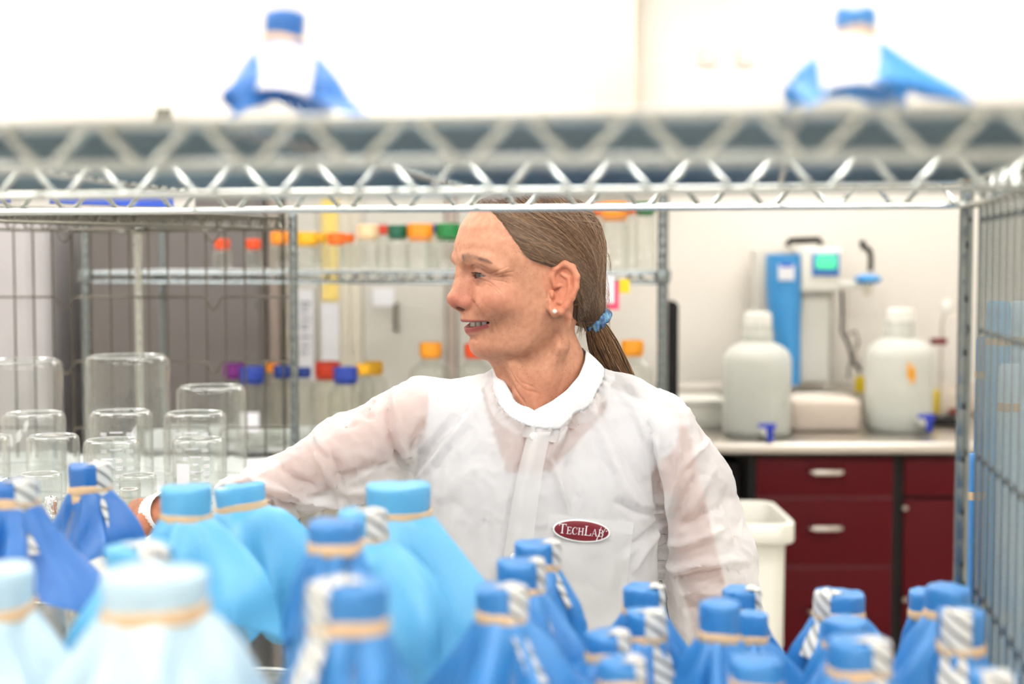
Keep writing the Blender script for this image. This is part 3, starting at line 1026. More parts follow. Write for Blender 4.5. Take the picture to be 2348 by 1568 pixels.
for args in [
    (292, 190, 815, 2.72, 'biggest upturned beaker, tall and clear, in the back row', None, False, False),
    (45, 190, 825, 2.80, 'big upturned beaker at the far left of the back row', None, False, False),
    (484, 158, 885, 2.68, 'wide upturned beaker at the right end of the back row', None, False, False),
    (78, 140, 946, 2.46, 'middle-sized upturned beaker in front of the far-left one', None, False, False),
    (278, 142, 942, 2.40, 'middle-sized upturned beaker with white graduations below the biggest', None, True, False),
    (447, 142, 945, 2.44, 'middle-sized upturned beaker with white graduations at the right', None, True, False),
    (121, 118, 998, 2.28, 'upturned beaker with plain walls left of the rubber-banded blue cap', None, False, False),
    (256, 126, 1007, 2.22, 'upturned beaker standing right behind the tall deep blue cap', None, True, False),
    (455, 118, 1005, 2.27, 'upturned beaker with a white marking patch', None, True, True),
    (92, 96, 1085, 2.12, 'small upturned beaker with a greenish rim at the left front', None, False, False),
    (316, 84, 1088, 2.17, 'small upturned beaker right of the tall deep blue cap', None, False, False),
    (296, 42, 1120, 2.00, 'tiny upturned beaker in front of the small one', None, False, False),
    (-40, 120, 1000, 2.36, 'upturned beaker cut by the left picture edge', None, False, False),
]:
    beaker(*args)
# foil-topped vials
for (px, py, w, Y, lb) in ((116, 1140, 30, 2.02, 'small glass vial with crumpled foil top between two blue caps'), (18, 1100, 70, 2.02, 'foil-covered vial at the left edge behind a blue cap')):
    q = P(px, py, Y)
    R = w * Y / FPX / 2
    t = empty('foil_vial', (q.x, Y, GZ + .003))
    tag(t, lb, 'vial', 'foil-capped vials')
    H = q.z - GZ - .003
    MB().lathe([(.001, 0), (R * .9, 0), (R, .004), (R, H * .7), (R * .7, H * .9)], 20).build('body', 'glass_thick', t)
    g = MB().lathe([(.001, H + .002), (R * .8, H), (R * 1.02, H - .006), (R * .92, H - .016), (R * 1.12, H - .026)], 22)
    rr_ = random.Random(int(px))
    g.v = [(x * (1 + .14 * (rr_.random() - .5)), y * (1 + .14 * (rr_.random() - .5)), z + .004 * (rr_.random() - .5)) for x, y, z in g.v]
    g.build('foil_cap', 'foil', t, smooth=False)

# cartons on top of the cart
t = empty('blue_carton', (0, 0, 0))
tag(t, 'low white carton with blue print lying on top of the wire cart', 'carton')
q = c_c = cc_ + u * -.10 + vv * -.05
o = MB().box((0, 0, .035), (.42, .20, .045), .002).build('box', 'cardboard', t)
o2_ = MB().box((0, -.1012, .035), (.30, .001, .03)).build('blue_print', 'carton_blue', t, smooth=False)
o3_ = MB().box((0, .1012, .035), (.30, .001, .03)).build('blue_print', 'carton_blue', t, smooth=False)
o4_ = MB().box((.2112, 0, .035), (.001, .14, .03)).build('blue_print', 'carton_blue', t, smooth=False)
t.location = (q.x, q.y, zc_t + .012 - .005)
t.rotation_euler = (0, 0, math.atan2(u.y, u.x))
tr = MB().box((0, 0, .016), (.30, .22, .022), .004)
o = tag(tr.build('dark_tray', 'dark'), 'flat dark tray lying on the near end of the wire cart', 'tray')
q = cc_ + u * .27 + vv * .06
o.location = (q.x, q.y, zc_t + .012)
o.rotation_euler = (0, 0, math.atan2(u.y, u.x))

# ------------------------------------------------------------------ the wire rack the picture is taken through
RT = math.radians(-10)
RW, RD = 1.30, .67
dv = Vector((math.sin(math.radians(10)), math.cos(math.radians(10))))      # front to back
ev = Vector((math.cos(math.radians(10)), -math.sin(math.radians(10))))     # left to right
rear_right = Vector((.445, 1.385))
rc = rear_right - dv * RD / 2 - ev * RW / 2
rk = empty('wire_rack', (rc.x, rc.y, 0), RT)
tag(rk, 'chrome wire rack in the foreground holding the blue-wrapped flasks', 'rack')
Z_UP = CAM_Z + .0665                                        # middle of the upper shelf's edge truss
Z_DN = 1.088
for z in (Z_UP, Z_DN, .35):
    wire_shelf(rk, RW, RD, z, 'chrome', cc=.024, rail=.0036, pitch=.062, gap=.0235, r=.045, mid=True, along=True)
SHELF_TOP = Z_UP + .0152
MB().box((0, 0, Z_DN + .0160), (RW - .06, RD - .03, .0015)).build('shelf_liner', 'pad', rk, smooth=False)
BASE = Z_DN + .0170
for sx in (-1, 1):
    for sy in (-1, 1):
        post(rk, sx * (RW / 2 - .004), sy * (RD / 2 - .004), 0, Z_UP + .012, 'chrome_dark', r=.0068)
# right end panel of upright wires
pn = empty('end_panel', (RW / 2 + .006, 0, 0), parent=rk)
vm = MB().tube([(0, 0, .40), (0, 0, Z_UP - .014)], .0026, 6).mesh('wire', 'chrome_dark')
for k in range(17):
    inst(vm, 'wire', pn, (0, RD / 2 - .028 - k * .037, 0))
for z in (.45, .62, .80, .96, 1.10, 1.222, 1.352, 1.474, 1.580):
    MB().tube([(.003, -RD / 2 + .01, z), (.003, RD / 2 - .01, z)], .0028, 6).build('cross_wire', 'chrome_dark', pn)
sl_ = MB().box((0, 0, 0), (.003, .002, .006)).mesh('slot', 'dark', False)
for k in range(9):
    inst(sl_, 'slot', rk, (RW / 2 - .004, RD / 2 - .0115, 1.14 + .052 * k))


# ------------------------------------------------------------------ wrapped flasks
def wrap_mesh(r, cap_h, drop, flare, seed, npleat=9, turn=0.0, tilt=0.0, wing=None, puff=.85):
    """cloth over a flask mouth: flat top, cinched under the cap by a band, pleated skirt with square corners"""
    rnd = random.Random(seed)
    seg = 96
    ph = [rnd.random() * 6.28 for _ in range(6)]
    amp = [rnd.uniform(.6, 1.0) for _ in range(6)]
    g = MB()
    rows = []
    for rr, z in ((.0, .0006), (.35, .0008), (.7, .0004), (.9, 0), (.975, -.0012), (1.0, -.004)):
        rows.append(('t', rr, z))
    for k in range(1, 7):
        rows.append(('c', k / 6.0, 0))
    for k in range(1, 19):
        rows.append(('s', k / 18.0, 0))
    for (kind, p, z) in rows:
        for i in range(seg):
            an = 2 * math.pi * i / seg
            pl_ = math.cos(npleat * an + ph[0] + .8 * math.sin(2 * an + ph[1])) * .6 + math.cos((npleat * 2 + 1) * an + ph[2]) * .25 + math.cos(3 * an + ph[3]) * .35
            if kind == 't':
                rad = r * p * (1 + .012 * pl_ * (p > .9))
                zz = z + .0009 * math.sin(2.5 * an + ph[4]) * p + .0006 * pl_ * p
            elif kind == 'c':
                rad = r * (1.0 - .05 * p ** 2 + .025 * pl_ * p + .008 * math.sin(5 * an + ph[5]))
                zz = -.004 - (cap_h - .004) * p
            else:
                sq = 1.0 / max(abs(math.cos(an - turn)), abs(math.sin(an - turn)))
                L = drop * (.74 + .36 * (sq - 1) / .414)
                fl = flare * (1.0 + .55 * (sq - 1) / .414)
                if wing:
                    dd = math.cos(an - wing[0])
                    if dd > 0:
                        L += wing[1] * dd ** 3
                        fl += wing[2] * dd ** 3
                q = p ** 1.12
                amp_ = .42 * flare + .14
                pl2 = math.tanh(2.2 * pl_) + .5 * math.sin(2 * an + ph[5] + 2.6 * q)
                out = fl * L * (q ** puff) * .75 + pl2 * L * amp_ * .50 * q * (1.15 - .4 * q) + .10 * L * math.sin(5 * an + 7 * q + ph[4]) * q * (1 - .5 * q)
                rad = max(r * (.95 + .03 * pl_) + out, r * .86)
                zz = -cap_h - L * q * (1.0 - .10 * pl_ * q * .6)
            g.v.append((rad * math.cos(an), rad * math.sin(an), zz))
    n = len(rows)
    for j in range(n - 1):
        for i in range(seg):
            l = (i + 1) % seg
            g.f.append((j * seg + i, j * seg + l, (j + 1) * seg + l, (j + 1) * seg + i))
    return g


def tape_strip(parent, r, cap_h, an, width=.022, reach=.03, drop=.03, slope=.3, mat='tape'):
    """a strip of tape from the cap's top over its rim and down the side"""
    path = [(r * (1 - reach / r), .0022), (r * .8, .0022), (r * .97, .0012), (r * 1.035, -.004)]
    for k in range(1, 5):
        path.append((r * 1.035, -.004 - (cap_h + .002) * k / 4))
    for k in range(1, 6):
        path.append((r * 1.05 + slope * drop * k / 5, -.006 - cap_h - drop * k / 5))
    er, et = Vector((math.cos(an), math.sin(an), 0)), Vector((-math.sin(an), math.cos(an), 0))
    v, uv, s = [], [], 0.0
    cols = 7
    prev = None
    for (rad, z) in path:
        if prev:
            s += math.hypot(rad - prev[0], z - prev[1])
        prev = (rad, z)
        for k in range(cols):
            w = (k / (cols - 1) - .5) * width
            a2 = w / max(rad, r)
            if rad > r * .5:
                p = Vector((rad * math.cos(an + a2), rad * math.sin(an + a2), z))
            else:
                p = er * rad + et * w + Vector((0, 0, z))
            v.append(p)
            uv.append((s * 100, w * 100))
    f = [(i * cols + k, i * cols + k + 1, (i + 1) * cols + k + 1, (i + 1) * cols + k) for i in range(len(path) - 1) for k in range(cols - 1)]
    o = MB().add(v, f).build('tape', mat, parent)
    ul = o.data.uv_layers.new(name='UVMap')
    for lp in o.data.loops:
        ul.data[lp.index].uv = uv[lp.vertex_index]
    return o


def flask(cx, w, ytop, Y, yband, color, label, base=BASE if True else 0, body_r=.045, drop=.06, flare=.45, seed=1, tape=None, tilt=0.0, turn=.6, wing=None, group='blue-wrapped flasks on the lower shelf', npleat=9, two_bands=False, tape_w=.025, cap_min=.018, puff=.85):
    q = P(cx, ytop, Y)
    r = w * Y / FPX / 2
    cap_h = max(cap_min, (yband - ytop) * Y / FPX * .98)
    H = q.z - base
    t = empty('wrapped_flask', (q.x, Y, base))
    tag(t, label, 'flask', group)
    drop = min(drop, (H - cap_h - .006 - (wing[1] if wing else 0)) / 1.16)
    rn = r * .90
    zn = H - cap_h - .012
    zb = max(.045, zn - (body_r - rn) * 1.25)
    body_r_ = max(body_r, rn * 1.1)
    MB().lathe([(.001, .002), (body_r_ * .93, 0), (body_r_, .006), (body_r_, min(.014, zb * .5)), (body_r_ * .96, zb * .55), (rn * 1.05, zn), (rn, zn + .006), (rn, H - .0025), (rn * .9, H - .0012), (.0012, H - .0012)], 36).build('glass_flask', 'glass_thick', t)
    top = empty('wrap_top', (0, 0, H), parent=t) if False else None
    g = wrap_mesh(r, cap_h, drop, flare, seed, npleat, turn, tilt, wing, puff)
    o = g.build('wrap', color, t, loc=(0, 0, H))
    o.rotation_euler = (tilt * .3, tilt, 0)
    bd = MB()
    for kk in range(2 if two_bands else 1):
        n = 40
        dz = -cap_h - kk * .010
        for rad, z in ((r * .985, .0048), (r * 1.03, .0038), (r * 1.038, 0), (r * 1.03, -.0038), (r * .985, -.0048)):
            for i in range(n):
                an = 2 * math.pi * i / n
                bd.v.append((rad * math.cos(an), rad * math.sin(an), z + dz + .0016 * math.sin(an * 1.0 + seed) * (1 - 2 * kk) + .0006 * math.sin(3 * an)))
    nb = 2 if two_bands else 1
    for kk in range(nb):
        for j in range(4):
            for i in range(n):
                l = (i + 1) % n
                b0 = kk * 5 * n
                bd.f.append((b0 + j * n + i, b0 + j * n + l, b0 + (j + 1) * n + l, b0 + (j + 1) * n + i))
    ob = bd.build('rubber_band', 'lab_rubber', t, loc=(0, 0, H))
    ob.rotation_euler = o.rotation_euler
    if tape is not None:
        tp = tape_strip(t, r, cap_h, tape[0], tape_w, tape[1], tape[2], .25 + flare * .5)
        tp.location = (0, 0, H)
        tp.rotation_euler = o.rotation_euler
    return t


DEG = math.pi / 180
L_, M_, D_ = 'blue_light', 'blue_mid', 'blue_deep'
FL = [
    # cx, w, ytop, Y, yband, colour, label, kwargs
    (28, 116, 1105, 1.27, 1155, D_, 'deep blue wrapped flask at the left edge, tape on its right side', dict(drop=.085, flare=.42, seed=3, tape=(-35 * DEG, .02, .035), wing=(-.3, .02, .3), body_r=.055, npleat=7)),
    (206, 97, 1065, 1.46, 1122, D_, 'deep blue wrapped flask with a doubled rubber band, in front of beakers', dict(drop=.085, flare=.34, seed=8, tape=(-25 * DEG, .02, .03), two_bands=True, body_r=.055, npleat=6, wing=(-.2, .0, .35))),
    (427, 118, 1115, 1.30, 1186, L_, 'sky blue wrapped flask with a tall cap, left one of two touching', dict(drop=.095, flare=.42, seed=12, body_r=.06, wing=(-.5, .02, .30), npleat=6, puff=.7)),
    (548, 116, 1112, 1.44, 1166, L_, 'sky blue wrapped flask with a puffed skirt under her elbow', dict(drop=.15, flare=.30, seed=21, tilt=-.12, body_r=.06, wing=(-.2, 0, .22), npleat=5, puff=.42)),
    (320, 160, 1250, 1.06, 1312, L_, 'sky blue wrapped flask with white tape, behind the nearest pale one', dict(drop=.09, flare=.5, seed=5, tape=(-50 * DEG, .03, .02), body_r=.065, turn=.2)),
    (355, 240, 1308, .86, 1402, 'blue_pale', 'nearest sky blue wrapped flask with a wide top, overexposure painted in', dict(drop=.13, flare=.42, seed=14, puff=.75, body_r=.065, npleat=6, turn=.9)),
    (-38, 225, 1300, 1.0, 1396, 'blue_pale', 'sky blue wrapped flask, overexposure painted in, cut by the left picture edge', dict(drop=.12, flare=.5, seed=31, body_r=.065, npleat=6)),
    (768, 126, 1195, 1.05, 1247, M_, 'mid blue wrapped flask in front of a small sky blue one', dict(drop=.09, flare=.22, seed=44, body_r=.05, npleat=7)),
    (832, 116, 1170, 1.20, 1236, L_, 'small sky blue wrapped flask between mid blue and large sky blue', dict(drop=.095, flare=.4, seed=51, puff=.6, tape=(-45 * DEG, .02, .02), body_r=.05, wing=(-.6, .05, .3), npleat=5)),
    (914, 150, 1110, 1.36, 1178, L_, 'large sky blue wrapped flask in front of her chest, skirt spread wide', dict(drop=.125, flare=.36, seed=63, puff=.7, body_r=.06, wing=(-.35, .05, .45), npleat=5, turn=.35)),
    (798, 186, 1335, .86, 1436, M_, 'mid blue wrapped flask with tape over its top, near the middle bottom', dict(drop=.085, flare=.28, seed=72, tape=(-140 * DEG, .03, .03), body_r=.06, npleat=8)),
    (1232, 106, 1243, 1.36, 1300, M_, 'mid blue taped flask, rear one of the row below the badge', dict(drop=.086, flare=.4, seed=83, tape=(-20 * DEG, .015, .03), body_r=.045)),
    (1195, 112, 1285, 1.22, 1352, M_, 'mid blue taped flask, middle one of the row below the badge', dict(drop=.101, flare=.36, seed=94, tape=(-18 * DEG, .012, .03), body_r=.048, wing=(-.2, .01, .3))),
    (1150, 120, 1345, 1.08, 1416, M_, 'mid blue taped flask, front one of the row below the badge', dict(drop=.111, flare=.48, seed=105, tape=(-38 * DEG, .02, .04), body_r=.05, wing=(-.1, 0, .3), npleat=6)),
    (1476, 98, 1345, 1.36, 1402, M_, 'mid blue wrapped flask behind the taped one, near her hanging sleeve', dict(drop=.076, flare=.4, seed=113, body_r=.04, tape=(-15 * DEG, .014, .02))),
    (1482, 96, 1400, 1.235, 1462, M_, 'mid blue wrapped flask with broad striped tape, near her sleeve', dict(drop=.081, flare=.4, seed=127, body_r=.04, tape=(-60 * DEG, .016, .03))),
    (1393, 104, 1450, 1.14, 1508, M_, 'mid blue wrapped flask with tape on the right, low in front', dict(drop=.081, flare=.5, seed=135, body_r=.042, tape=(-28 * DEG, .014, .025), npleat=7)),
    (1425, 112, 1513, 1.03, 1572, M_, 'mid blue wrapped flask cut by the bottom edge, two tapes', dict(drop=.076, flare=.45, seed=141, body_r=.04, tape=(-20 * DEG, .014, .025))),
    (1650, 97, 1380, 1.20, 1462, M_, 'tall-capped mid blue wrapped flask in front of the white bin', dict(drop=.086, flare=.42, seed=155, body_r=.042)),
    (1700, 90, 1350, 1.40, 1400, M_, 'mid blue taped flask hidden behind the tall-capped one', dict(drop=.076, flare=.4, seed=162, body_r=.038, tape=(-20 * DEG, .014, .02))),
    (1726, 70, 1405, 1.31, 1470, M_, 'narrow mid blue wrapped flask right of the tall-capped one', dict(drop=.086, flare=.55, seed=173, body_r=.034, wing=(-.1, .0, .4))),
    (1735, 122, 1510, 1.04, 1572, M_, 'mid blue wrapped flask cut by the bottom edge below the narrow one', dict(drop=.076, flare=.4, seed=181, body_r=.042)),
    (1924, 117, 1358, 1.35, 1412, M_, 'mid blue wrapped flask with tape on the left, before the drawers', dict(drop=.086, flare=.5, seed=192, body_r=.042, tape=(-150 * DEG, .02, .03))),
    (1938, 102, 1420, 1.235, 1480, M_, 'mid blue wrapped flask, middle one in front of the drawers', dict(drop=.076, flare=.42, seed=203, body_r=.04)),
    (1970, 146, 1466, 1.05, 1538, M_, 'mid blue wrapped flask with broad tape, front one before the drawers', dict(drop=.076, flare=.4, seed=215, body_r=.048, tape=(-50 * DEG, .02, .03))),
    (2128, 88, 1355, 1.37, 1410, M_, 'mid blue wrapped flask half hidden by the wire panel corner one', dict(drop=.066, flare=.2, seed=223, body_r=.026)),
    (2172, 102, 1345, 1.27, 1412, M_, 'mid blue wrapped flask in the corner by the wire end panel', dict(drop=.091, flare=.14, seed=236, body_r=.026, wing=(3.3, .012, .6))),
    (2204, 108, 1400, 1.13, 1486, M_, 'mid blue wrapped flask with long striped tape by the end panel', dict(drop=.071, flare=.18, seed=245, body_r=.026, tape=(-120 * DEG, .016, .05), tape_w=.026)),
    (2276, 108, 1541, .99, 1600, M_, 'mid blue wrapped flask cut by the bottom right corner', dict(drop=.071, flare=.18, seed=251, body_r=.024, tape=(-90 * DEG, .016, .03))),
]
for (cx, w, yt, Y, yb, c, lb, kw) in FL:
    flask(cx, w, yt, Y, yb, c, lb, base=BASE, **kw)
# two on the upper shelf
f1 = flask(655, 92, 28, .96, 96, D_, 'blue wrapped flask with a white label on the upper shelf, left one', base=SHELF_TOP, drop=.058, flare=.62, seed=301, body_r=.03, tilt=.06, group='wrapped flasks on the upper shelf', wing=(-.25, .0, .35), npleat=5, turn=.4)
f2 = flask(1962, 96, 22, .88, 80, M_, 'blue wrapped flask with a square white label on the upper shelf, right one', base=SHELF_TOP, drop=.05, flare=1.05, seed=311, body_r=.026, tilt=0.0, group='wrapped flasks on the upper shelf', npleat=4, turn=.0)
for (t, px, py, w, h, Y, rot) in ((f1, 648, 152, .037, .031, .922, .1), (f2, 1956, 134, .036, .031, .842, -.05)):
    q = P(px, py, Y)
    g = MB()
    for i in range(9):
        for j in range(2):
            a_ = (i / 8 - .5)
            g.v.append((a_ * w, .018 * abs(a_) ** 2 * 2, (j - .5) * h))
    g.f = [(2 * i, 2 * i + 2, 2 * i + 3, 2 * i + 1) for i in range(8)]
    o = g.build('label', 'label_white', t)
    o.location = (q.x - t.location.x, q.y - t.location.y, q.z - t.location.z)
    o.rotation_euler = (-.35, rot, 0)
q = P(375, 218, 1.18)
v_ = empty('amber_vial', (q.x, 1.18, SHELF_TOP))
tag(v_, 'little olive vial standing on the upper shelf at the left', 'vial')
Hv = q.z - SHELF_TOP
MB().lathe([(.001, 0), (.009, 0), (.0095, .003), (.0095, Hv * .6), (.006, Hv * .72), (.006, Hv * .8)], 20).build('body', 'olive', v_)
MB().lathe([(.001, Hv), (.0065, Hv), (.007, Hv - .002), (.007, Hv * .78)], 20).build('cap', 'white_plastic', v_)
# tall wrapped cylinders on the neighbouring rack, seen through the end panel
nb = empty('side_rack', (.84, 1.70, 0), RT)
tag(nb, 'neighbouring wire shelf beyond the end panel holding wrapped cylinders', 'shelf')
wire_shelf(nb, .62, .56, .80, 'chrome', gap=.03)
for sx in (-1, 1):
    for sy in (-1, 1):
        post(nb, sx * .30, sy * .27, 0, .83, 'chrome', r=.0092)
for k, (x, y, r, h, c, lb) in enumerate([
    (2262, 1.86, .013, 772, M_, 'tall thin mid blue wrapped tube, left of the sky blue ones beyond the end panel'),
    (2290, 1.76, .014, 690, 'blue_light', 'tallest thin sky blue wrapped tube beyond the end panel'),
    (2316, 1.66, .012, 835, 'blue_pale', 'shorter pale blue wrapped tube beyond the end panel'),
    (2343, 1.80, .015, 690, 'blue_pale', 'tall pale blue wrapped tube at the right picture edge'),
    (2236, 1.70, .012, 1040, M_, 'short thin mid blue wrapped tube, leftmost beyond the end panel'),
    (2306, 1.90, .016, 930, M_, 'mid blue wrapped tube standing behind the pale ones')]):
    q = P(x, h, y)
    x, h = q.x, q.z - 0.8155
    t = empty('wrapped_cylinder', (x, y, 0.8155))
    tag(t, lb, 'cylinder', 'wrapped cylinders beyond the end panel')
    rnd = random.Random(400 + k)
    ph = [rnd.random() * 6 for _ in range(4)]
    g = MB()
    seg = 48
    rows = [(.01, h), (.8, h), (.97, h - .003), (1.0, h - .01)] + [(1.0, h - .01 - (h - .012) * j / 14) for j in range(1, 15)]
    for (p, z) in rows:
        for i in range(seg):
            an = 2 * math.pi * i / seg
            e = 1 + (.05 * math.cos(7 * an + ph[0]) + .035 * math.cos(11 * an + ph[1] + z * 9) + .03 * math.sin(z * 22 + 2 * an + ph[2])) * (p > .9) * min(1, (h - z) * 25)
            g.v.append((r * p * e * math.cos(an), r * p * e * math.sin(an), z))
    for j in range(len(rows) - 1):
        for i in range(seg):
            l = (i + 1) % seg
            g.f.append((j * seg + i, j * seg + l, (j + 1) * seg + l, (j + 1) * seg + i))
    g.build('wrap', c, t)
    MB().lathe([(r * 1.03, h - .055), (r * 1.07, h - .053), (r * 1.07, h - .047), (r * 1.03, h - .045)], 32).build('rubber_band', 'lab_rubber', t)
# ------------------------------------------------------------------ the lab worker
# Modelled in units of one photograph pixel at her distance: X right of px 1226, Z up from py 640, N towards the viewer.
DW = 1.85
U = DW / FPX
YAW = math.radians(22)
CA, SA = math.cos(YAW), math.sin(YAW)
F32 = np.float32


def to_world(v):
    v = np.asarray(v, dtype=np.float64)
    o = np.empty_like(v)
    o[:, 0] = (v[:, 0] + 52.0) * U
    o[:, 1] = DW - v[:, 1] * U
    o[:, 2] = CAM_Z + (v[:, 2] - 40.0) * U
    return o


def XNZ(px, py, n=0.0):
    return (px - 1226.0, n, 640.0 - py)


def hd2(s, l, z):
    """head frame (forward, to her left, up) -> X, N, Z"""
    return (-s * CA + l * SA, s * SA + l * CA, z)


def smin(a, b, k):
    h = np.maximum(k - np.abs(a - b), 0.0) / k
    return np.minimum(a, b) - h * h * k * 0.25


def smax(a, b, k):
    return -smin(-a, -b, k)


class Field:
    def __init__(self, lo, hi, h, big=80.0):
        self.lo, self.h = np.array(lo, float), h
        self.n = [int((hi[i] - lo[i]) / h) + 1 for i in range(3)]
        self.ax = [(lo[i] + h * np.arange(self.n[i])).astype(F32) for i in range(3)]
        self.D = np.full(self.n, big, F32)

    def op(self, fn, lo=None, hi=None, k=8.0, mode='add'):
        sl = []
        for i in range(3):
            a = 0 if lo is None else max(0, int((lo[i] - self.lo[i]) / self.h))
            b = self.n[i] if hi is None else min(self.n[i], int((hi[i] - self.lo[i]) / self.h) + 2)
            if b <= a:
                return
            sl.append(slice(a, b))
        g = fn(self.ax[0][sl[0]][:, None, None], self.ax[1][sl[1]][None, :, None], self.ax[2][sl[2]][None, None, :])
        d = self.D[tuple(sl)]
        if mode == 'add':
            d[...] = smin(d, g, k) if k > 0 else np.minimum(d, g)
        else:
            d[...] = smax(d, -g, k) if k > 0 else np.maximum(d, -g)

    def cone(self, a, b, ra, rb, k=8.0, mode='add', sq=(1, 1, 1)):
        a, b = np.array(a, float), np.array(b, float)
        m = max(ra, rb) * max(1.0, max(1 / q for q in sq)) + 2.5 * k + 4
        self.op(cone_fn(a, b, ra, rb, sq), np.minimum(a, b) - m, np.maximum(a, b) + m, k, mode)

    def chain(self, pts, rs, k=8.0, mode='add', sq=(1, 1, 1)):
        for i in range(len(pts) - 1):
            self.cone(pts[i], pts[i + 1], rs[i], rs[i + 1], k, mode, sq)

    def ell(self, c, r, k=8.0, mode='add', head=False):
        """ellipsoid; head=True gives centre and radii in the head frame"""
        cc = np.array(hd2(*c) if head else c, float)
        m = max(r) + 2.5 * k + 4

        def fn(x, n, z):
            if head:
                s, l = -x * CA + n * SA, x * SA + n * CA
                p = [(s - c[0]), (l - c[1]), (z - c[2])]
            else:
                p = [(x - c[0]), (n - c[1]), (z - c[2])]
            k0 = np.sqrt((p[0] / r[0]) ** 2 + (p[1] / r[1]) ** 2 + (p[2] / r[2]) ** 2)
            k1 = np.sqrt((p[0] / r[0] ** 2) ** 2 + (p[1] / r[1] ** 2) ** 2 + (p[2] / r[2] ** 2) ** 2) + 1e-6
            return (k0 * (k0 - 1.0) / k1).astype(F32)
        self.op(fn, cc - m, cc + m, k, mode)

    def mesh(self):
        return nets(self.D, self.lo, self.h)


def cone_fn(a, b, ra, rb, sq=(1, 1, 1)):
    ba = (b - a)
    L2 = float((ba * ba).sum()) + 1e-9

    def fn(x, n, z):
        px, pn, pz = x - a[0], n - a[1], z - a[2]
        t = np.clip((px * ba[0] + pn * ba[1] + pz * ba[2]) / L2, 0, 1)
        d = np.sqrt((sq[0] * (px - t * ba[0])) ** 2 + (sq[1] * (pn - t * ba[1])) ** 2 + (sq[2] * (pz - t * ba[2])) ** 2)
        return (d - (ra + (rb - ra) * t)).astype(F32)
    return fn


def nets(D, lo, h):
    """surface nets: quads on the zero level"""
    ins = D < 0
    cnt = np.zeros([q - 1 for q in D.shape], np.int8)
    for i in (0, 1):
        for j in (0, 1):
            for k in (0, 1):
                cnt += ins[i:D.shape[0] - 1 + i, j:D.shape[1] - 1 + j, k:D.shape[2] - 1 + k]
    act = (cnt > 0) & (cnt < 8)
    idx = np.argwhere(act)
    corners = [(i, j, k) for i in (0, 1) for j in (0, 1) for k in (0, 1)]
    cv = {c: D[idx[:, 0] + c[0], idx[:, 1] + c[1], idx[:, 2] + c[2]] for c in corners}
    pos = np.zeros((len(idx), 3))
    num = np.zeros(len(idx))
    for c in corners:
        for ax in range(3):
            if c[ax] == 0:
                e = list(c)
                e[ax] = 1
                e = tuple(e)
                d0, d1 = cv[c], cv[e]
                m = (d0 < 0) != (d1 < 0)
                t = np.where(m, d0 / np.where(m, d0 - d1, 1), 0)
                p = np.tile(np.array(c, float), (len(idx), 1))
                p[:, ax] += t
                pos += p * m[:, None]
                num += m
    pos = (idx + pos / num[:, None]) * h + lo
    vid = np.full(act.shape, -1, np.int32)
    vid[act] = np.arange(len(idx))
    faces = []
    S = D.shape
    for ax in range(3):
        o1, o2 = [(1, 2), (2, 0), (0, 1)][ax]
        s0 = [slice(1, S[q] - 1) for q in range(3)]
        s0[ax] = slice(0, S[ax] - 1)
        s1 = list(s0)
        s1[ax] = slice(1, S[ax])
        A_, B_ = ins[tuple(s0)], ins[tuple(s1)]
        e = np.argwhere(A_ != B_)
        if len(e) == 0:
            continue
        base = e + np.array([1 if q != ax else 0 for q in range(3)])
        flip = A_[e[:, 0], e[:, 1], e[:, 2]]

        def cell(d1, d2):
            c = base.copy()
            c[:, o1] -= d1
            c[:, o2] -= d2
            return vid[c[:, 0], c[:, 1], c[:, 2]]
        q = np.stack([cell(1, 1), cell(0, 1), cell(0, 0), cell(1, 0)], 1)
        q[~flip] = q[~flip][:, ::-1]
        faces.append(q)
    f = np.concatenate(faces)
    return pos, f[(f >= 0).all(1)]


def vnormals(v, f):
    n = np.zeros_like(v)
    a, b, c, d = v[f[:, 0]], v[f[:, 1]], v[f[:, 2]], v[f[:, 3]]
    fn = np.cross(c - a, d - b)
    for i in range(4):
        np.add.at(n, f[:, i], fn)
    return n / (np.linalg.norm(n, axis=1)[:, None] + 1e-9)


def quad_object(name, v, f, mat, parent=None, col=None, world=True):
    me = bpy.data.meshes.new(name)
    w = to_world(v) if world else v
    # N points to the viewer (-Y), which mirrors the handedness once
    me.vertices.add(len(w))
    me.vertices.foreach_set('co', np.ascontiguousarray(w, dtype=np.float32).ravel())
    ff = f if not world else f[:, ::-1]
    k = ff.shape[1]
    me.loops.add(ff.size)
    me.loops.foreach_set('vertex_index', np.ascontiguousarray(ff, dtype=np.int32).ravel())
    me.polygons.add(len(ff))
    me.polygons.foreach_set('loop_start', np.arange(0, ff.size, k, dtype=np.int32))
    me.update(calc_edges=True)
    me.shade_smooth()
    if col is not None:
        at = me.color_attributes.new('Col', 'FLOAT_COLOR', 'POINT')
        c4 = np.ones((len(w), 4), np.float32)
        c4[:, :3] = col
        at.data.foreach_set('color', c4.ravel())
    if mat:
        me.materials.append(mat if not isinstance(mat, str) else M[mat])
    o = bpy.data.objects.new(name, me)
    COL.objects.link(o)
    if parent:
        o.parent = parent
    return o


def keep_faces(v, f, keep):
    m = keep[f].all(1)
    f = f[m]
    used = np.zeros(len(v), bool)
    used[f.ravel()] = True
    re = np.cumsum(used) - 1
    return v[used], re[f]


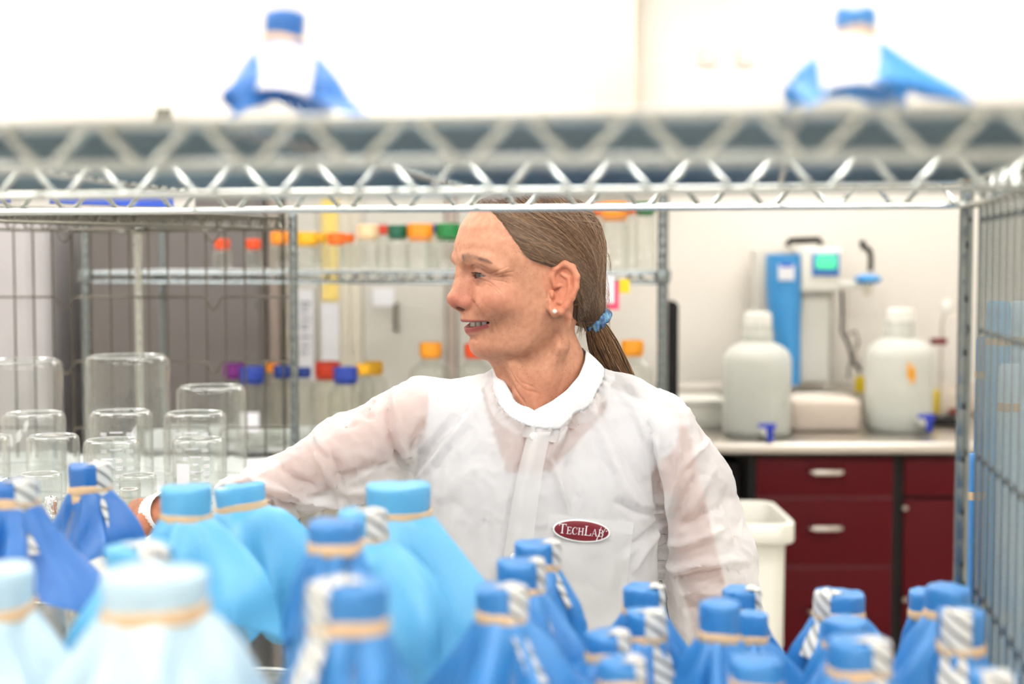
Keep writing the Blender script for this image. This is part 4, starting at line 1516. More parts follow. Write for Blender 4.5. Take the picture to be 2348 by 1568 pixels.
def seg_dist(P2, line):
    """distance of 2-D points to a polyline, and the position along it (0..1)"""
    best = np.full(len(P2), 1e9)
    tt = np.zeros(len(P2))
    ln = [np.array(q, float) for q in line]
    L = sum(np.linalg.norm(ln[i + 1] - ln[i]) for i in range(len(ln) - 1))
    acc = 0.0
    for i in range(len(ln) - 1):
        a, b = ln[i], ln[i + 1]
        ba = b - a
        ll = float(np.linalg.norm(ba))
        t = np.clip(((P2 - a) @ ba) / (ll * ll + 1e-9), 0, 1)
        d = np.linalg.norm(P2 - (a + t[:, None] * ba), axis=1)
        m = d < best
        best[m] = d[m]
        tt[m] = (acc + t[m] * ll) / L
        acc += ll
    return best, tt


def crease(v, nrm, lines, front=0.1):
    """press lines into (depth < 0) or raise them out of (depth > 0) the side facing the viewer"""
    px = np.stack([v[:, 0] + 1226.0, 640.0 - v[:, 2]], 1)
    face = np.clip((nrm[:, 1] - front) / .3, 0, 1)
    disp = np.zeros(len(v))
    for (line, width, depth) in lines:
        ar = np.array(line, float)
        lo_, hi_ = ar.min(0) - 4 * width, ar.max(0) + 4 * width
        m = (px[:, 0] > lo_[0]) & (px[:, 0] < hi_[0]) & (px[:, 1] > lo_[1]) & (px[:, 1] < hi_[1]) & (face > 0)
        if not m.any():
            continue
        d, t = seg_dist(px[m], line)
        taper = np.clip(np.minimum(t, 1 - t) * 5 + .25, 0, 1)
        disp[m] += depth * np.exp(-(d / width) ** 2) * taper
    return v + nrm * (disp * face)[:, None]


def lut(zs, vals, z, smooth=6):
    t = np.arange(-400, 300, 1.0)
    y = np.interp(t, zs[::-1], vals[::-1])
    kk = np.exp(-0.5 * (np.arange(-3 * smooth, 3 * smooth + 1) / smooth) ** 2)
    y = np.convolve(np.pad(y, 3 * smooth, mode='edge'), kk / kk.sum(), 'valid')
    return np.interp(z, t, y).astype(F32)


HR = [(203, 26, 10, 4), (200, 54, -25, 30), (196, 80, -50, 52), (188, 106, -80, 74), (175, 127, -108, 92), (150, 156, -134, 110), (120, 177, -150, 122), (80, 190, -160, 129), (45, 191, -160, 131), (22, 176, -155, 129),
      (-10, 170, -148, 126), (-40, 168, -138, 121), (-70, 171, -120, 118), (-100, 161, -95, 113), (-125, 151, -62, 106), (-150, 148, -30, 96), (-165, 140, 0, 83), (-175, 125, 35, 60), (-181, 108, 60, 36), (-186, 91, 80, 8)]
HZ = [r[0] for r in HR]


def skull(x, n, z, grow=0.0):
    s, l = -x * CA + n * SA, x * SA + n * CA
    sf, sb, w = (lut(HZ, [r[i] for r in HR], z, 5) for i in (1, 2, 3))
    q = lut([205, 40, 0, -40, -100, -150, -190], [2.0, 2.0, 1.75, 1.5, 1.3, 1.35, 1.6], z, 8)
    c, a = (sf + sb) / 2, np.maximum((sf - sb) / 2 + grow, 2.0)
    w = np.maximum(w + grow, 2.0)
    ds = (s - c) / a
    qq = np.where(ds > 0, q, 2.0)
    ad = np.abs(ds) + 1e-4
    Fv = ad ** qq + (l / w) ** 2
    g = np.sqrt((qq * ad ** (qq - 1) / a) ** 2 + (2 * l / w ** 2) ** 2) + 2e-3
    return np.clip((Fv - 1) / g, -60, 60).astype(F32)


# ---- head and neck
H = Field((-222, -158, -335), (190, 168, 208), 1.45)
H.op(skull, k=0)
for sg in (1, -1):
    H.ell((189, sg * 46, 16), (26, 34, 17), 14, 'sub', True)                 # eye sockets
H.chain([hd2(177, 20, 47), hd2(172, 34, 47), hd2(151, 76, 42), hd2(121, 100, 22)], [5, 8, 9.5, 8], 20)
H.chain([hd2(177, -20, 47), hd2(172, -34, 47), hd2(151, -76, 42), hd2(121, -100, 22)], [5, 8, 9.5, 8], 20)
for sg in (1, -1):
    H.ell((119, sg * 66, -46), (44, 38, 34), 34, 'add', True)                # cheeks lifted by the smile
# nose
H.chain([hd2(178, 0, 42), hd2(178.5, 0, 16), hd2(182, 0, -12), hd2(190, 0, -40), hd2(196, 0, -44)], [12, 11, 12, 15, 16], 12)
H.chain([hd2(165, 0, -10), hd2(173, 0, -40)], [22, 26], 14)
for sg in (1, -1):
    H.ell((173, sg * 21, -52), (19, 12, 13), 7, 'add', True)
H.chain([hd2(191, 0, -56), hd2(177, 0, -66)], [9, 9], 8)
for sg in (1, -1):
    H.ell((183, sg * 10, -67), (12, 5.5, 7), 3, 'sub', True)
# lips and open smile
H.ell((143, 0, -90), (34, 42, 30), 16, 'add', True)
for sg in (1, -1):
    H.chain([hd2(166, 0, -90), hd2(161, sg * 18, -89), hd2(143, sg * 42, -91), hd2(115, sg * 64, -94)], [8.5, 8, 6.5, 3.5], 6)
    H.chain([hd2(157, 0, -115), hd2(153, sg * 18, -113), hd2(138, sg * 40, -106), hd2(114, sg * 62, -96)], [10.5, 9.5, 7, 3.5], 6)


def mouth(x, n, z):
    s, l = -x * CA + n * SA, x * SA + n * CA
    la = np.abs(l)
    top = -95.5 + 3.0 * (la / 62) ** 2
    bot = -108.5 + 14.0 * (la / 62) ** 2
    d = np.maximum(z - top, bot - z)
    d = np.maximum(d, la - 62)
    return np.maximum(d, (104 - s)).astype(F32)


H.op(mouth, (-222, -60, -125), (-30, 168, -80), 3.0, 'sub')
H.ell((129, 0, -150), (27, 34, 27), 18, 'add', True)                         # chin
# under the jaw and neck
H.chain([hd2(92, 0, -150), (-30, 10, -190)], [36, 60], 26)
H.chain([(-8, -14, -105), (10, -14, -170), (22, -16, -220), (16, -16, -340)], [84, 86, 94, 108], 30)
H.chain([(70, 96, -85), (60, 84, -150), (30, 72, -225), (2, 66, -300)], [10, 11, 11, 11], 24)
H.chain([(-50, 74, -190), (-30, 78, -260), (-4, 70, -310)], [12, 12, 12], 22)
# eyelids over the eyeballs
EYES = []
for sg in (1, -1):
    ec = (139.0, sg * 50.0, 13.0)
    EYES.append(ec)
    H.ell(ec, (25.5, 26, 24.5), 6, 'add', True)
for ec in EYES:
    def lid(x, n, z, ec=ec):
        s, l = -x * CA + n * SA, x * SA + n * CA
        side = (l - ec[1])
        up = (z - ec[2])
        mid = -2.4 - .004 * side * side
        d = np.sqrt((side / 22.0) ** 2 + ((up - mid) / 4.9) ** 2) - 1
        return np.maximum(d * 5.5, ec[0] - 2 - s).astype(F32)
    c = hd2(*ec)
    H.op(lid, (c[0] - 45, c[1] - 40, c[2] - 20), (c[0] + 45, c[1] + 45, c[2] + 20), 2.0, 'sub')


# ears
def ear_pts(mirror):
    rim_px = [(1268, 652), (1262, 634), (1270, 615), (1290, 605), (1306, 612), (1316, 632), (1315, 655), (1306, 679), (1294, 698), (1282, 710), (1269, 713), (1259, 703), (1257, 686)]

    def cv(px, py, off=0.0):
        nn = 121 + (px - 1258) / 66.0 * 19 + off
        x, n, z = XNZ(px, py, nn)
        if mirror:
            s, l = -x * CA + n * SA, x * SA + n * CA
            return hd2(s, -l, z)
        return (x, n, z)
    return rim_px, cv


for mir in (False, True):
    rim, cv = ear_pts(mir)
    H.chain([cv(*p) for p in rim], [5, 6.5, 7, 7.5, 7.5, 7, 6.5, 6.5, 8, 9.5, 9.5, 8, 6], 4)
    ctr = cv(1285, 662, -17)
    full = rim[1:] + [(1280, 609), (1298, 607), (1312, 621), (1317, 644), (1311, 667), (1301, 689), (1288, 705), (1276, 714), (1264, 709), (1266, 624)]
    for p in full:
        H.cone(cv(p[0], p[1], -4), ctr, 5.0, 6.5, 4.0)
    for q in ((1278, 640), (1278, 690), (1300, 645), (1298, 680)):
        x, n, z = cv(*q, -16)
        H.cone((x, n, z), cv(1268, 660, -30), 5, 14, 6.0)
    H.chain([cv(1285, 628, -3), cv(1299, 637, -2), cv(1302, 658, -1), cv(1296, 680, -1), cv(1284, 692, -1)], [4, 5, 5.5, 5, 5], 3.0)
    H.chain([cv(1268, 656, -1), cv(1282, 652, -8), cv(1293, 656, -11)], [4, 3.5, 3], 3)
    H.ell(cv(1263, 672, 1), (6, 6, 10), 3)
    H.ell(cv(1280, 690, -1), (7, 5, 5), 3)
    H.ell(cv(1275, 674, 4), (7.5, 9, 10), 4, 'sub')
    H.ell(cv(1286, 640, 9), (9, 6, 7), 5, 'sub')
hv, hf = H.mesh()
headD, head_lo, head_h = H.D, H.lo, H.h
hn = vnormals(hv, hf)
WR = [
    ([(1083, 615), (1086, 610), (1093, 609), (1104, 615), (1118, 624), (1130, 630)], 2.0, -3.6),
    ([(1092, 602), (1108, 610), (1124, 620)], 2.2, -1.2),
    ([(1128, 627), (1146, 619), (1166, 611)], 1.8, -1.5), ([(1130, 632), (1152, 627), (1178, 621)], 1.8, -1.6), ([(1130, 634.5), (1150, 634), (1176, 632)], 1.8, -1.0), ([(1128, 639), (1150, 643), (1168, 648)], 2.0, -1.0),
    ([(1110, 641), (1126, 646), (1142, 658), (1154, 670)], 2.2, -1.6), ([(1116, 648), (1132, 656), (1146, 670)], 2.2, -1.1),
    ([(1086, 640), (1092, 652), (1104, 656), (1114, 651)], 3.0, -1.6),
    ([(1082, 682), (1090, 696), (1101, 709), (1114, 722), (1128, 736)], 4.5, -5.2),
    ([(1094, 686), (1106, 702), (1122, 720), (1138, 738)], 8.0, 3.0),
    ([(1127, 728), (1131, 742), (1130, 762)], 3.5, -2.6),
    ([(1136, 722), (1141, 738), (1143, 756)], 2.2, -1.3), ([(1148, 714), (1152, 726), (1154, 742)], 2.2, -1.0),
    ([(1075, 776), (1084, 773), (1098, 778)], 4.0, -2.2),
    ([(1155, 838), (1166, 862), (1184, 890), (1206, 918)], 3.0, -2.0), ([(1164, 836), (1182, 866), (1204, 886), (1232, 894)], 3.0, -1.5), ([(1176, 846), (1194, 868), (1224, 882)], 3.0, -1.2),
    ([(1150, 800), (1178, 812), (1206, 816)], 4.0, -1.5), ([(1251, 664), (1252, 690), (1254, 712)], 2.0, -1.6),
    ([(1280, 752), (1284, 800), (1276, 850)], 5.0, -2.0),
    ([(1058, 612), (1064, 618), (1070, 624)], 3.0, -1.0),
]
hv = crease(hv, hn, [(a_, b_ * (.72 if b_ <= 2.2 else 1.0), c_ * (1.15 if b_ <= 2.2 else 1.5)) for a_, b_, c_ in WR])
hn = vnormals(hv, hf)
skin_c = np.tile(np.array(lin((.835, .61, .49))), (len(hv), 1))


def paint(mask, c, k=1.0):
    m = np.clip(mask, 0, 1)[:, None] * k
    skin_c[:] = skin_c * (1 - m) + np.array(lin(c)) * m


sH, lH, zH = -hv[:, 0] * CA + hv[:, 1] * SA, hv[:, 0] * SA + hv[:, 1] * CA, hv[:, 2]


def blob(s, l, z, rs, rl, rz):
    return np.exp(-(((sH - s) / rs) ** 2 + ((np.abs(lH) - l) / rl) ** 2 + ((zH - z) / rz) ** 2))


paint(blob(200, 0, -48, 26, 30, 22), (.76, .43, .37), .85)
paint(blob(128, 72, -45, 50, 40, 32), (.80, .49, .40), .75)
paint(blob(133, 0, -155, 34, 40, 26), (.77, .48, .39), .6)
paint(blob(144, 52, 10, 30, 34, 22), (.70, .48, .43), .55)
paint(blob(180, 30, -30, 40, 20, 50), (.78, .47, .40), .4)
earm = np.exp(-(((hv[:, 0] - 64) / 38) ** 2 + ((zH + 22) / 62) ** 2)) * (lH > 122)
paint(earm * 1.6, (.88, .53, .41), .6)
lipu = np.exp(-((zH + 93.5 + .0005 * lH ** 2) / 5.0) ** 4) * (sH > 112) * (np.abs(lH) < 60)
lipl = np.exp(-((zH + 114 - .0046 * lH ** 2) / 7.5) ** 4) * (sH > 114) * (np.abs(lH) < 57)
paint(np.maximum(lipu, lipl), (.64, .31, .31), .95)
inside = ((zH < -95) & (zH > -109) & (sH < 143 - .004 * lH ** 2) & (np.abs(lH) < 52) & (sH > 100) & (np.abs(lH) < 60))
paint(inside * 1.0, (.25, .08, .08), 1.0)
nost = np.exp(-(((sH - 183) / 13) ** 2 + ((np.abs(lH) - 10) / 6) ** 2 + ((zH + 63) / 6) ** 2))
paint(nost * 1.3, (.36, .14, .12), .9)
paint((zH < -190) * np.clip((-190 - zH) / 60, 0, 1), (.79, .53, .42), .7)


def skin_mat():
    m, nt, b, out = newmat('skin')
    vc = nt.nodes.new('ShaderNodeVertexColor')
    vc.layer_name = 'Col'
    tc = nt.nodes.new('ShaderNodeTexCoord')
    n1 = nt.nodes.new('ShaderNodeTexNoise')
    n1.inputs['Scale'].default_value = 130
    n1.inputs['Detail'].default_value = 6
    vo = nt.nodes.new('ShaderNodeTexVoronoi')
    vo.inputs['Scale'].default_value = 210
    vo.inputs['Randomness'].default_value = 1
    rp = nt.nodes.new('ShaderNodeValToRGB')
    rp.color_ramp.elements[0].position = .10
    rp.color_ramp.elements[0].color = (.74, .60, .52, 1)
    rp.color_ramp.elements[1].position = .22
    rp.color_ramp.elements[1].color = (1, 1, 1, 1)
    n3 = nt.nodes.new('ShaderNodeTexNoise')
    n3.inputs['Scale'].default_value = 28
    r3 = nt.nodes.new('ShaderNodeValToRGB')
    r3.color_ramp.elements[0].position = .44
    r3.color_ramp.elements[0].color = (0, 0, 0, 1)
    r3.color_ramp.elements[1].position = .60
    for nd in (n1, vo, n3):
        nt.links.new(tc.outputs['Object'], nd.inputs['Vector'])
    nt.links.new(vo.outputs['Distance'], rp.inputs['Fac'])
    nt.links.new(n3.outputs['Fac'], r3.inputs['Fac'])
    m1 = nt.nodes.new('ShaderNodeMix')
    m1.data_type = 'RGBA'
    m1.blend_type = 'MULTIPLY'
    nt.links.new(r3.outputs['Color'], m1.inputs['Factor'])
    nt.links.new(vc.outputs['Color'], m1.inputs['A'])
    nt.links.new(rp.outputs['Color'], m1.inputs['B'])
    r1 = nt.nodes.new('ShaderNodeValToRGB')
    r1.color_ramp.elements[0].position = .30
    r1.color_ramp.elements[0].color = (.80, .70, .66, 1)
    r1.color_ramp.elements[1].position = .70
    r1.color_ramp.elements[1].color = (1.0, 1.0, 1.0, 1)
    nt.links.new(n1.outputs['Fac'], r1.inputs['Fac'])
    m2 = nt.nodes.new('ShaderNodeMix')
    m2.data_type = 'RGBA'
    m2.blend_type = 'MULTIPLY'
    m2.inputs['Factor'].default_value = .8
    nt.links.new(m1.outputs['Result'], m2.inputs['A'])
    nt.links.new(r1.outputs['Color'], m2.inputs['B'])
    nt.links.new(m2.outputs['Result'], b.inputs['Base Color'])
    b.inputs['Roughness'].default_value = .48
    b.inputs['Specular IOR Level'].default_value = .35
    b.inputs['Subsurface Weight'].default_value = .0
    b.inputs['Subsurface Radius'].default_value = (.010, .004, .002)
    b.inputs['Subsurface Scale'].default_value = .6
    n2 = nt.nodes.new('ShaderNodeTexNoise')
    n2.inputs['Scale'].default_value = 900
    n2.inputs['Detail'].default_value = 2
    nt.links.new(tc.outputs['Object'], n2.inputs['Vector'])
    bp = nt.nodes.new('ShaderNodeBump')
    bp.inputs['Strength'].default_value = .25
    bp.inputs['Distance'].default_value = .0005
    nt.links.new(n2.outputs['Fac'], bp.inputs['Height'])
    nt.links.new(bp.outputs['Normal'], b.inputs['Normal'])
    return m


M['skin'] = skin_mat()

# ---- torso, arms and hands (under the coat)
SHL, ELL, WRL = XNZ(952, 960, -10), XNZ(634, 1120, 95), XNZ(322, 1212, -200)     # her right arm, stretched to the left of the picture
SHR, ELR, WRR = XNZ(1525, 1020, -20), XNZ(1640, 1420, -40), XNZ(1650, 1780, 30)  # her left arm, hanging
TR = [(-190, 20, 90, 80), (-240, 15, 150, 95), (-300, 5, 240, 118), (-360, 0, 285, 142), (-460, -2, 300, 168), (-620, -4, 298, 180), (-800, -8, 296, 178), (-1000, -10, 305, 182), (-1250, -10, 325, 195), (-1700, -12, 345, 205)]
TZ = [r[0] for r in TR]


def torso(x, n, z, grow=0.0):
    t = np.arange(-1800, 0, 4.0)

    def L(i):
        y = np.interp(t, TZ[::-1], [r[i] for r in TR][::-1])
        kk = np.ones(15) / 15
        return np.interp(z, t, np.convolve(np.pad(y, 7, mode='edge'), kk, 'valid')).astype(F32)
    c, w, d = L(1), L(2) + grow, L(3) + grow
    q = ((np.abs(x - c) / w) ** 2.3 + (np.abs(n + 18) / d) ** 2.3) ** (1 / 2.3)
    rho = np.sqrt((x - c) ** 2 + (n + 18) ** 2)
    return np.clip(rho * (1 - 1 / np.maximum(q, .05)), -90, 90).astype(F32)


B = Field((-730, -300, -860), (560, 260, -230), 6.0)
B.op(lambda x, n, z: np.maximum(torso(x, n, z, -42), -(z + 840)), k=0)
B.chain([(16, -16, -230), (14, -16, -330)], [96, 112], 40)
for (a, e, w) in ((SHL, ELL, WRL), (SHR, ELR, WRR)):
    B.chain([a, e], [64, 48], 30)
    B.chain([e, w], [46, 30], 12)
bv, bf = B.mesh()


def hand(W, fwd, down, side):
    """one hand: palm, four jointed fingers and a thumb, resting with the palm towards `down`"""
    f, d, s = (np.array(q, float) / np.linalg.norm(q) for q in (fwd, down, side))
    s = s - f * (s @ f)
    s /= np.linalg.norm(s)
    d = np.cross(f, s) * (1 if np.cross(f, s) @ d > 0 else -1)
    W = np.array(W, float)
    lo_, hi_ = W - 60, W + 60
    for q in (f * 360 + s * 110, f * 360 - s * 110, f * 300 + d * 150, f * 120 + s * 170, f * 200 - d * 50):
        lo_, hi_ = np.minimum(lo_, W + q), np.maximum(hi_, W + q)
    Hn = Field(lo_, hi_, 3.2)
    Hn.cone(W - f * 30, W + f * 40, 30, 30, 0)
    for k in range(4):
        o = (k - 1.5) * 30
        Hn.cone(W + f * 15 + s * o * .5, W + f * 160 + s * o * 1.02 - d * 4, 27, 21, 14)
    for k, ln in enumerate((112, 128, 120, 94)):
        o = (k - 1.5) * 32
        p0 = W + f * (164 if k in (1, 2) else 154) + s * o
        dir_ = f + s * (k - 1.5) * .06
        p1 = p0 + (dir_ + d * .22) * ln * .45
        p2 = p1 + (dir_ * .85 + d * .55) * ln * .32
        p3 = p2 + (dir_ * .6 + d * .8) * ln * .24
        Hn.chain([p0 - f * 10, p1, p2, p3], [17, 15, 13.5, 11], 5)
    t0 = W + f * 40 + s * 44
    t1 = t0 + (f * .7 + s * .75 + d * .3) * 62
    t2 = t1 + (f * .95 + s * .25 + d * .35) * 52
    Hn.chain([W + f * 20 + s * 20, t0, t1, t2], [26, 24, 17, 13], 10)
    return Hn.mesh()


h1v, h1f = hand(WRL, (-.74, -.60, -.24), (0, 0, -1), (.5, .85, 0))
h2v, h2f = hand(WRR, (.02, .12, -1), (-1, .1, 0), (.1, 1, 0))
vs_, fs_, cs_, o_n = [], [], [], 0
base_c = np.array(lin((.78, .52, .40)))
for (v, f, c) in ((hv, hf, skin_c), (bv, bf, None), (h1v, h1f, None), (h2v, h2f, None)):
    vs_.append(v)
    fs_.append(f + o_n)
    cs_.append(c if c is not None else np.tile(base_c, (len(v), 1)))
    o_n += len(v)
person = quad_object('person', np.concatenate(vs_), np.concatenate(fs_), M['skin'], col=np.concatenate(cs_))
tag(person, 'smiling person in a white lab coat, face in profile, reaching left behind the flasks', 'person')

tree_skin = BVHTree.FromPolygons([tuple(p) for p in hv], [tuple(q) for q in hf])


def on_surface(tree, px, py, back=False):
    """the point of a surface facing the viewer at a photo pixel (person units)"""
    x, _, z = XNZ(px, py)
    h = tree.ray_cast(Vector((x, 400, z)), Vector((0, -1, 0)))
    return h[0], h[1]


# ---- eyes and teeth
def eye_mat():
    m, nt, b, out = newmat('eye')
    vc = nt.nodes.new('ShaderNodeVertexColor')
    vc.layer_name = 'Col'
    nt.links.new(vc.outputs['Color'], b.inputs['Base Color'])
    b.inputs['Roughness'].default_value = .12
    b.inputs['Coat Weight'].default_value = .6
    return m


M['eye'] = eye_mat()
for ec in EYES:
    n = 40
    c = np.array(hd2(*ec))
    gz = np.array(hd2(1.0, .10, -.10))
    gz /= np.linalg.norm(gz)
    vv_, cc2 = [], []
    for i in range(n + 1):
        for j in range(n * 2):
            a_, b_ = math.pi * i / n, 2 * math.pi * j / (n * 2)
            dv_ = np.array((math.sin(a_) * math.cos(b_), math.sin(a_) * math.sin(b_), math.cos(a_)))
            an = math.acos(max(-1, min(1, float(dv_ @ gz))))
            r = 21.2 + 1.6 * max(0, math.cos(min(an / .62, 1.57)))
            vv_.append(c + dv_ * r)
            if an < .24:
                cc2.append(lin((.03, .03, .04)))
            elif an < .50:
                cc2.append(lin((.17, .19, .22)))
            elif an < .57:
                cc2.append(lin((.16, .19, .23)))
            else:
                cc2.append(lin((.66, .60, .57)))
    ff = np.array([(i * 2 * n + j, i * 2 * n + (j + 1) % (2 * n), (i + 1) * 2 * n + (j + 1) % (2 * n), (i + 1) * 2 * n + j) for i in range(n) for j in range(2 * n)])
    quad_object('eye', np.array(vv_), ff, M['eye'], person, np.array(cc2))
M['tooth'] = plain('tooth_enamel', rgb(214, 206, 196), .25)
M['mouth'] = plain('mouth_inside', rgb(70, 22, 24), .5)
lpos = 0.0
for (w, zt) in ((15.5, -107.5), (12.5, -105.5), (13.5, -105.5), (12.5, -103.5), (11, -102)):
    for sg in (1, -1):
        l = sg * (lpos + w / 2)
        s = 151.5 - l * l * .0125
        tn = math.atan(2 * .0135 * abs(l)) * sg
        g = MB().box((0, 0, 0), (7.5, w * .96, 24), 3.2, 3)
        out_v = []
        for (a_, b_, z_) in g.v:
            s_ = s + a_ * math.cos(tn) - b_ * math.sin(tn) * 1.0
            l_ = l + a_ * math.sin(tn) + b_ * math.cos(tn)
            out_v.append(hd2(s_, l_, zt + 12 + z_))
        g.v = [tuple(q) for q in to_world(np.array(out_v))]
        g.build('tooth', 'tooth', person)
    lpos += w
# ---- strands: thin three-sided tubes gathered into one mesh
def strands_object(name, paths, radii, cols, mat, parent):
    V, F_, C, base = [], [], [], 0
    for pts, r, c in zip(paths, radii, cols):
        p = np.asarray(pts, float)
        n = len(p)
        t = np.gradient(p, axis=0)
        t /= np.linalg.norm(t, axis=1)[:, None] + 1e-9
        ref = np.tile(np.array((0.31, 0.9, 0.2)), (n, 1))
        a = np.cross(t, ref)
        a /= np.linalg.norm(a, axis=1)[:, None] + 1e-9
        b = np.cross(t, a)
        rr = r * np.minimum(1.0, np.minimum(np.linspace(.3, 6, n), np.linspace(5, .15, n)))[:, None]
        for k in range(3):
            an = 2 * math.pi * k / 3
            V.append(p + (a * math.cos(an) + b * math.sin(an)) * rr)
        i = np.arange(n - 1)
        for k in range(3):
            k2 = (k + 1) % 3
            F_.append(np.stack([base + k * n + i, base + k2 * n + i, base + k2 * n + i + 1, base + k * n + i + 1], 1))
        C.append(np.tile(np.array(c), (3 * n, 1)))
        base += 3 * n
    return quad_object(name, np.concatenate(V), np.concatenate(F_), mat, parent, np.concatenate(C))


def hair_mat(name, rough=.42):
    m, nt, b, out = newmat(name)
    vc = nt.nodes.new('ShaderNodeVertexColor')
    vc.layer_name = 'Col'
    nt.links.new(vc.outputs['Color'], b.inputs['Base Color'])
    b.inputs['Roughness'].default_value = rough
    b.inputs['Specular IOR Level'].default_value = .45
    return m


M['hair'] = hair_mat('hair')
rnd = np.random.RandomState(7)
# hair mass
SHZ = [200, 185, 170, 140, 110, 80, 50, 38, 30, 18, 2, -20, -80, -110]
SHS = [158, 150, 140, 126, 110, 93, 75, 48, 14, -26, -38, -44, -48, -52]
HC = Field((-170, -170, -330), (330, 160, 225), 3.0)


def hair_shell(x, n, z):
    s, l = -x * CA + n * SA, x * SA + n * CA
    d = skull(x, n, z) - 7.0
    edge = s - lut(SHZ, SHS, z, 6)
    d = smax(d, (edge * .6).astype(F32), 16.0)
    return smax(d, (-(z + 98)).astype(F32), 22.0).astype(F32)


HC.op(hair_shell, k=0)
HC.chain([hd2(-100, 0, -10), hd2(-118, 0, -50), hd2(-142, 0, -84), hd2(-150, 0, -98)], [62, 50, 28, 16], 24)
TIE = np.array(hd2(-150, 0, -97))
PT = [np.array(q) for q in ((TIE[0], TIE[1], TIE[2]), (148, -62, -122), (164, -74, -160), (186, -92, -205), (214, -110, -250), (236, -122, -300))]
PR = [14, 24, 31, 32, 27, 14]
HC.chain(PT, PR, 4)
cvx, cfx = HC.mesh()
scalp_c = np.tile(np.array(lin((.30, .205, .135))), (len(cvx), 1))
hair = quad_object('hair', cvx, cfx, M['hair'], person, scalp_c)
hair['label'] = 'straight greying brown hair drawn back into a low ponytail'
tree_hair = BVHTree.FromPolygons([tuple(p) for p in cvx], [tuple(q) for q in cfx])

paths, rad, cols = [], [], []
HL = np.array([(1100, 452), (1108, 462), (1122, 482), (1140, 506), (1160, 534), (1180, 563), (1200, 590), (1224, 608), (1248, 617), (1270, 622)], float)
hl_t = np.linspace(0, 1, len(HL))


def bez(p0, p1, p2, p3, n):
    t = np.linspace(0, 1, n)[:, None]
    return (1 - t) ** 3 * p0 + 3 * t * (1 - t) ** 2 * p1 + 3 * t * t * (1 - t) * p2 + t ** 3 * p3


def drape(p2, lift):
    out = []
    last = None
    for (px, py) in p2:
        h, nn = on_surface(tree_hair, px, py)
        if h is None:
            continue
        else:
            q = np.array(h) + np.array(nn) * lift
        out.append(q)
        last = q
    return out


grey, brown, dark, blond = (np.array(lin(c)) for c in ((.64, .56, .48), (.44, .305, .195), (.25, .16, .10), (.72, .56, .40)))
for i in range(3600):
    k = rnd.rand()
    if k < .62:
        t = rnd.rand() ** .9
        p0 = np.array((np.interp(t, hl_t, HL[:, 0]), np.interp(t, hl_t, HL[:, 1]))) + rnd.randn(2) * 2.5
        g = 1 - min(1, rnd.rand() * 1.3)
    else:
        t = rnd.rand()
        p0 = np.array((1110 + 235 * t, 452 - 14 * math.sin(math.pi * min(1, t * 1.1)) + 30 * max(0, t - .7)))
        p0 += np.array((rnd.rand() * 20, rnd.rand() * 60))
        g = 0.0
    if rnd.rand() < .3:
        p0 = p0 + np.array((rnd.rand() * 110, rnd.rand() * 80))
    f = np.clip((p0[0] - 1100) / 250, 0, 1)
    low = np.clip((p0[1] - 560) / 60, 0, 1)
    p3 = np.array((1354 + rnd.randn() * 10 + 6 * (1 - low), 730 + rnd.randn() * 9 + 4 * low))
    dirv = np.array((1.0, .62 + .25 * f - .50 * low))
    p1 = p0 + dirv * (95 - 40 * f) * (1 - .25 * low)
    p2 = p3 + np.array((12 + 24 * (1 - low) - 22 * low + rnd.randn() * 4, -130 + 42 * low + rnd.randn() * 10))
    q = drape(bez(p0, p1, p2, p3, 15), .3 + 2.2 * rnd.rand() ** 2)
    if len(q) > 5:
        paths.append(q)
        rad.append(.55 + .45 * rnd.rand())
        gw = (1 - .8 * f) * (1.0 if k < .62 else .45) * rnd.rand()
        c = brown * (1 - gw) + grey * gw
        v = rnd.rand()
        if v < .38:
            c = c * .45 + dark * .55
        elif v > .80:
            c = c * .35 + (grey if rnd.rand() < .5 else blond) * .65
        cols.append(c)
for i in range(420):                                       # behind the ear and at the nape
    p0 = np.array((1318 + 12 * rnd.rand(), 632 + 112 * rnd.rand()))
    p3 = np.array((1352 + rnd.randn() * 8, 738 + rnd.randn() * 8))
    k = np.clip((p0[1] - 640) / 100, 0, 1)
    q = drape(bez(p0, p0 + (4, 30 - 14 * k), p3 + (-16, -18 + 26 * k), p3, 11), .5 + 2 * rnd.rand() ** 2)
    if len(q) > 4:
        paths.append(q)
        rad.append(.55 + .4 * rnd.rand())
        v = rnd.rand()
        cols.append(brown * .8 if v < .4 else (dark if v < .75 else grey))
n_near = len(paths)
# the far side mirrors the near side
for i in range(0, n_near, 4):
    p = np.asarray(paths[i])
    s, l = -p[:, 0] * CA + p[:, 1] * SA, p[:, 0] * SA + p[:, 1] * CA
    paths.append(np.stack(hd2(s, -l, p[:, 2]), 1))
    rad.append(rad[i])
    cols.append(cols[i])
# ponytail
PTa = np.array(PT)
for i in range(900):
    an, r0 = rnd.rand() * 2 * math.pi, rnd.rand() ** .5
    n = 12
    tt = np.linspace(0, 1, n)
    c = np.stack([np.interp(tt, np.linspace(0, 1, len(PT)), PTa[:, j]) for j in range(3)], 1)
    rr = np.interp(tt, np.linspace(0, 1, len(PT)), PR) * (r0 * .35 + .72) + .6
    ang = an + .25 * np.sin(tt * 3 + i)
    off = np.stack([np.cos(ang) * rr, np.sin(ang) * rr, .35 * np.cos(ang) * rr], 1)
    paths.append(c + off + rnd.randn(3) * .8)
    rad.append(.6 + .3 * rnd.rand())
    v = rnd.rand()
    cols.append((brown * .9 + blond * .25) if v < .5 else (dark if v < .82 else blond))
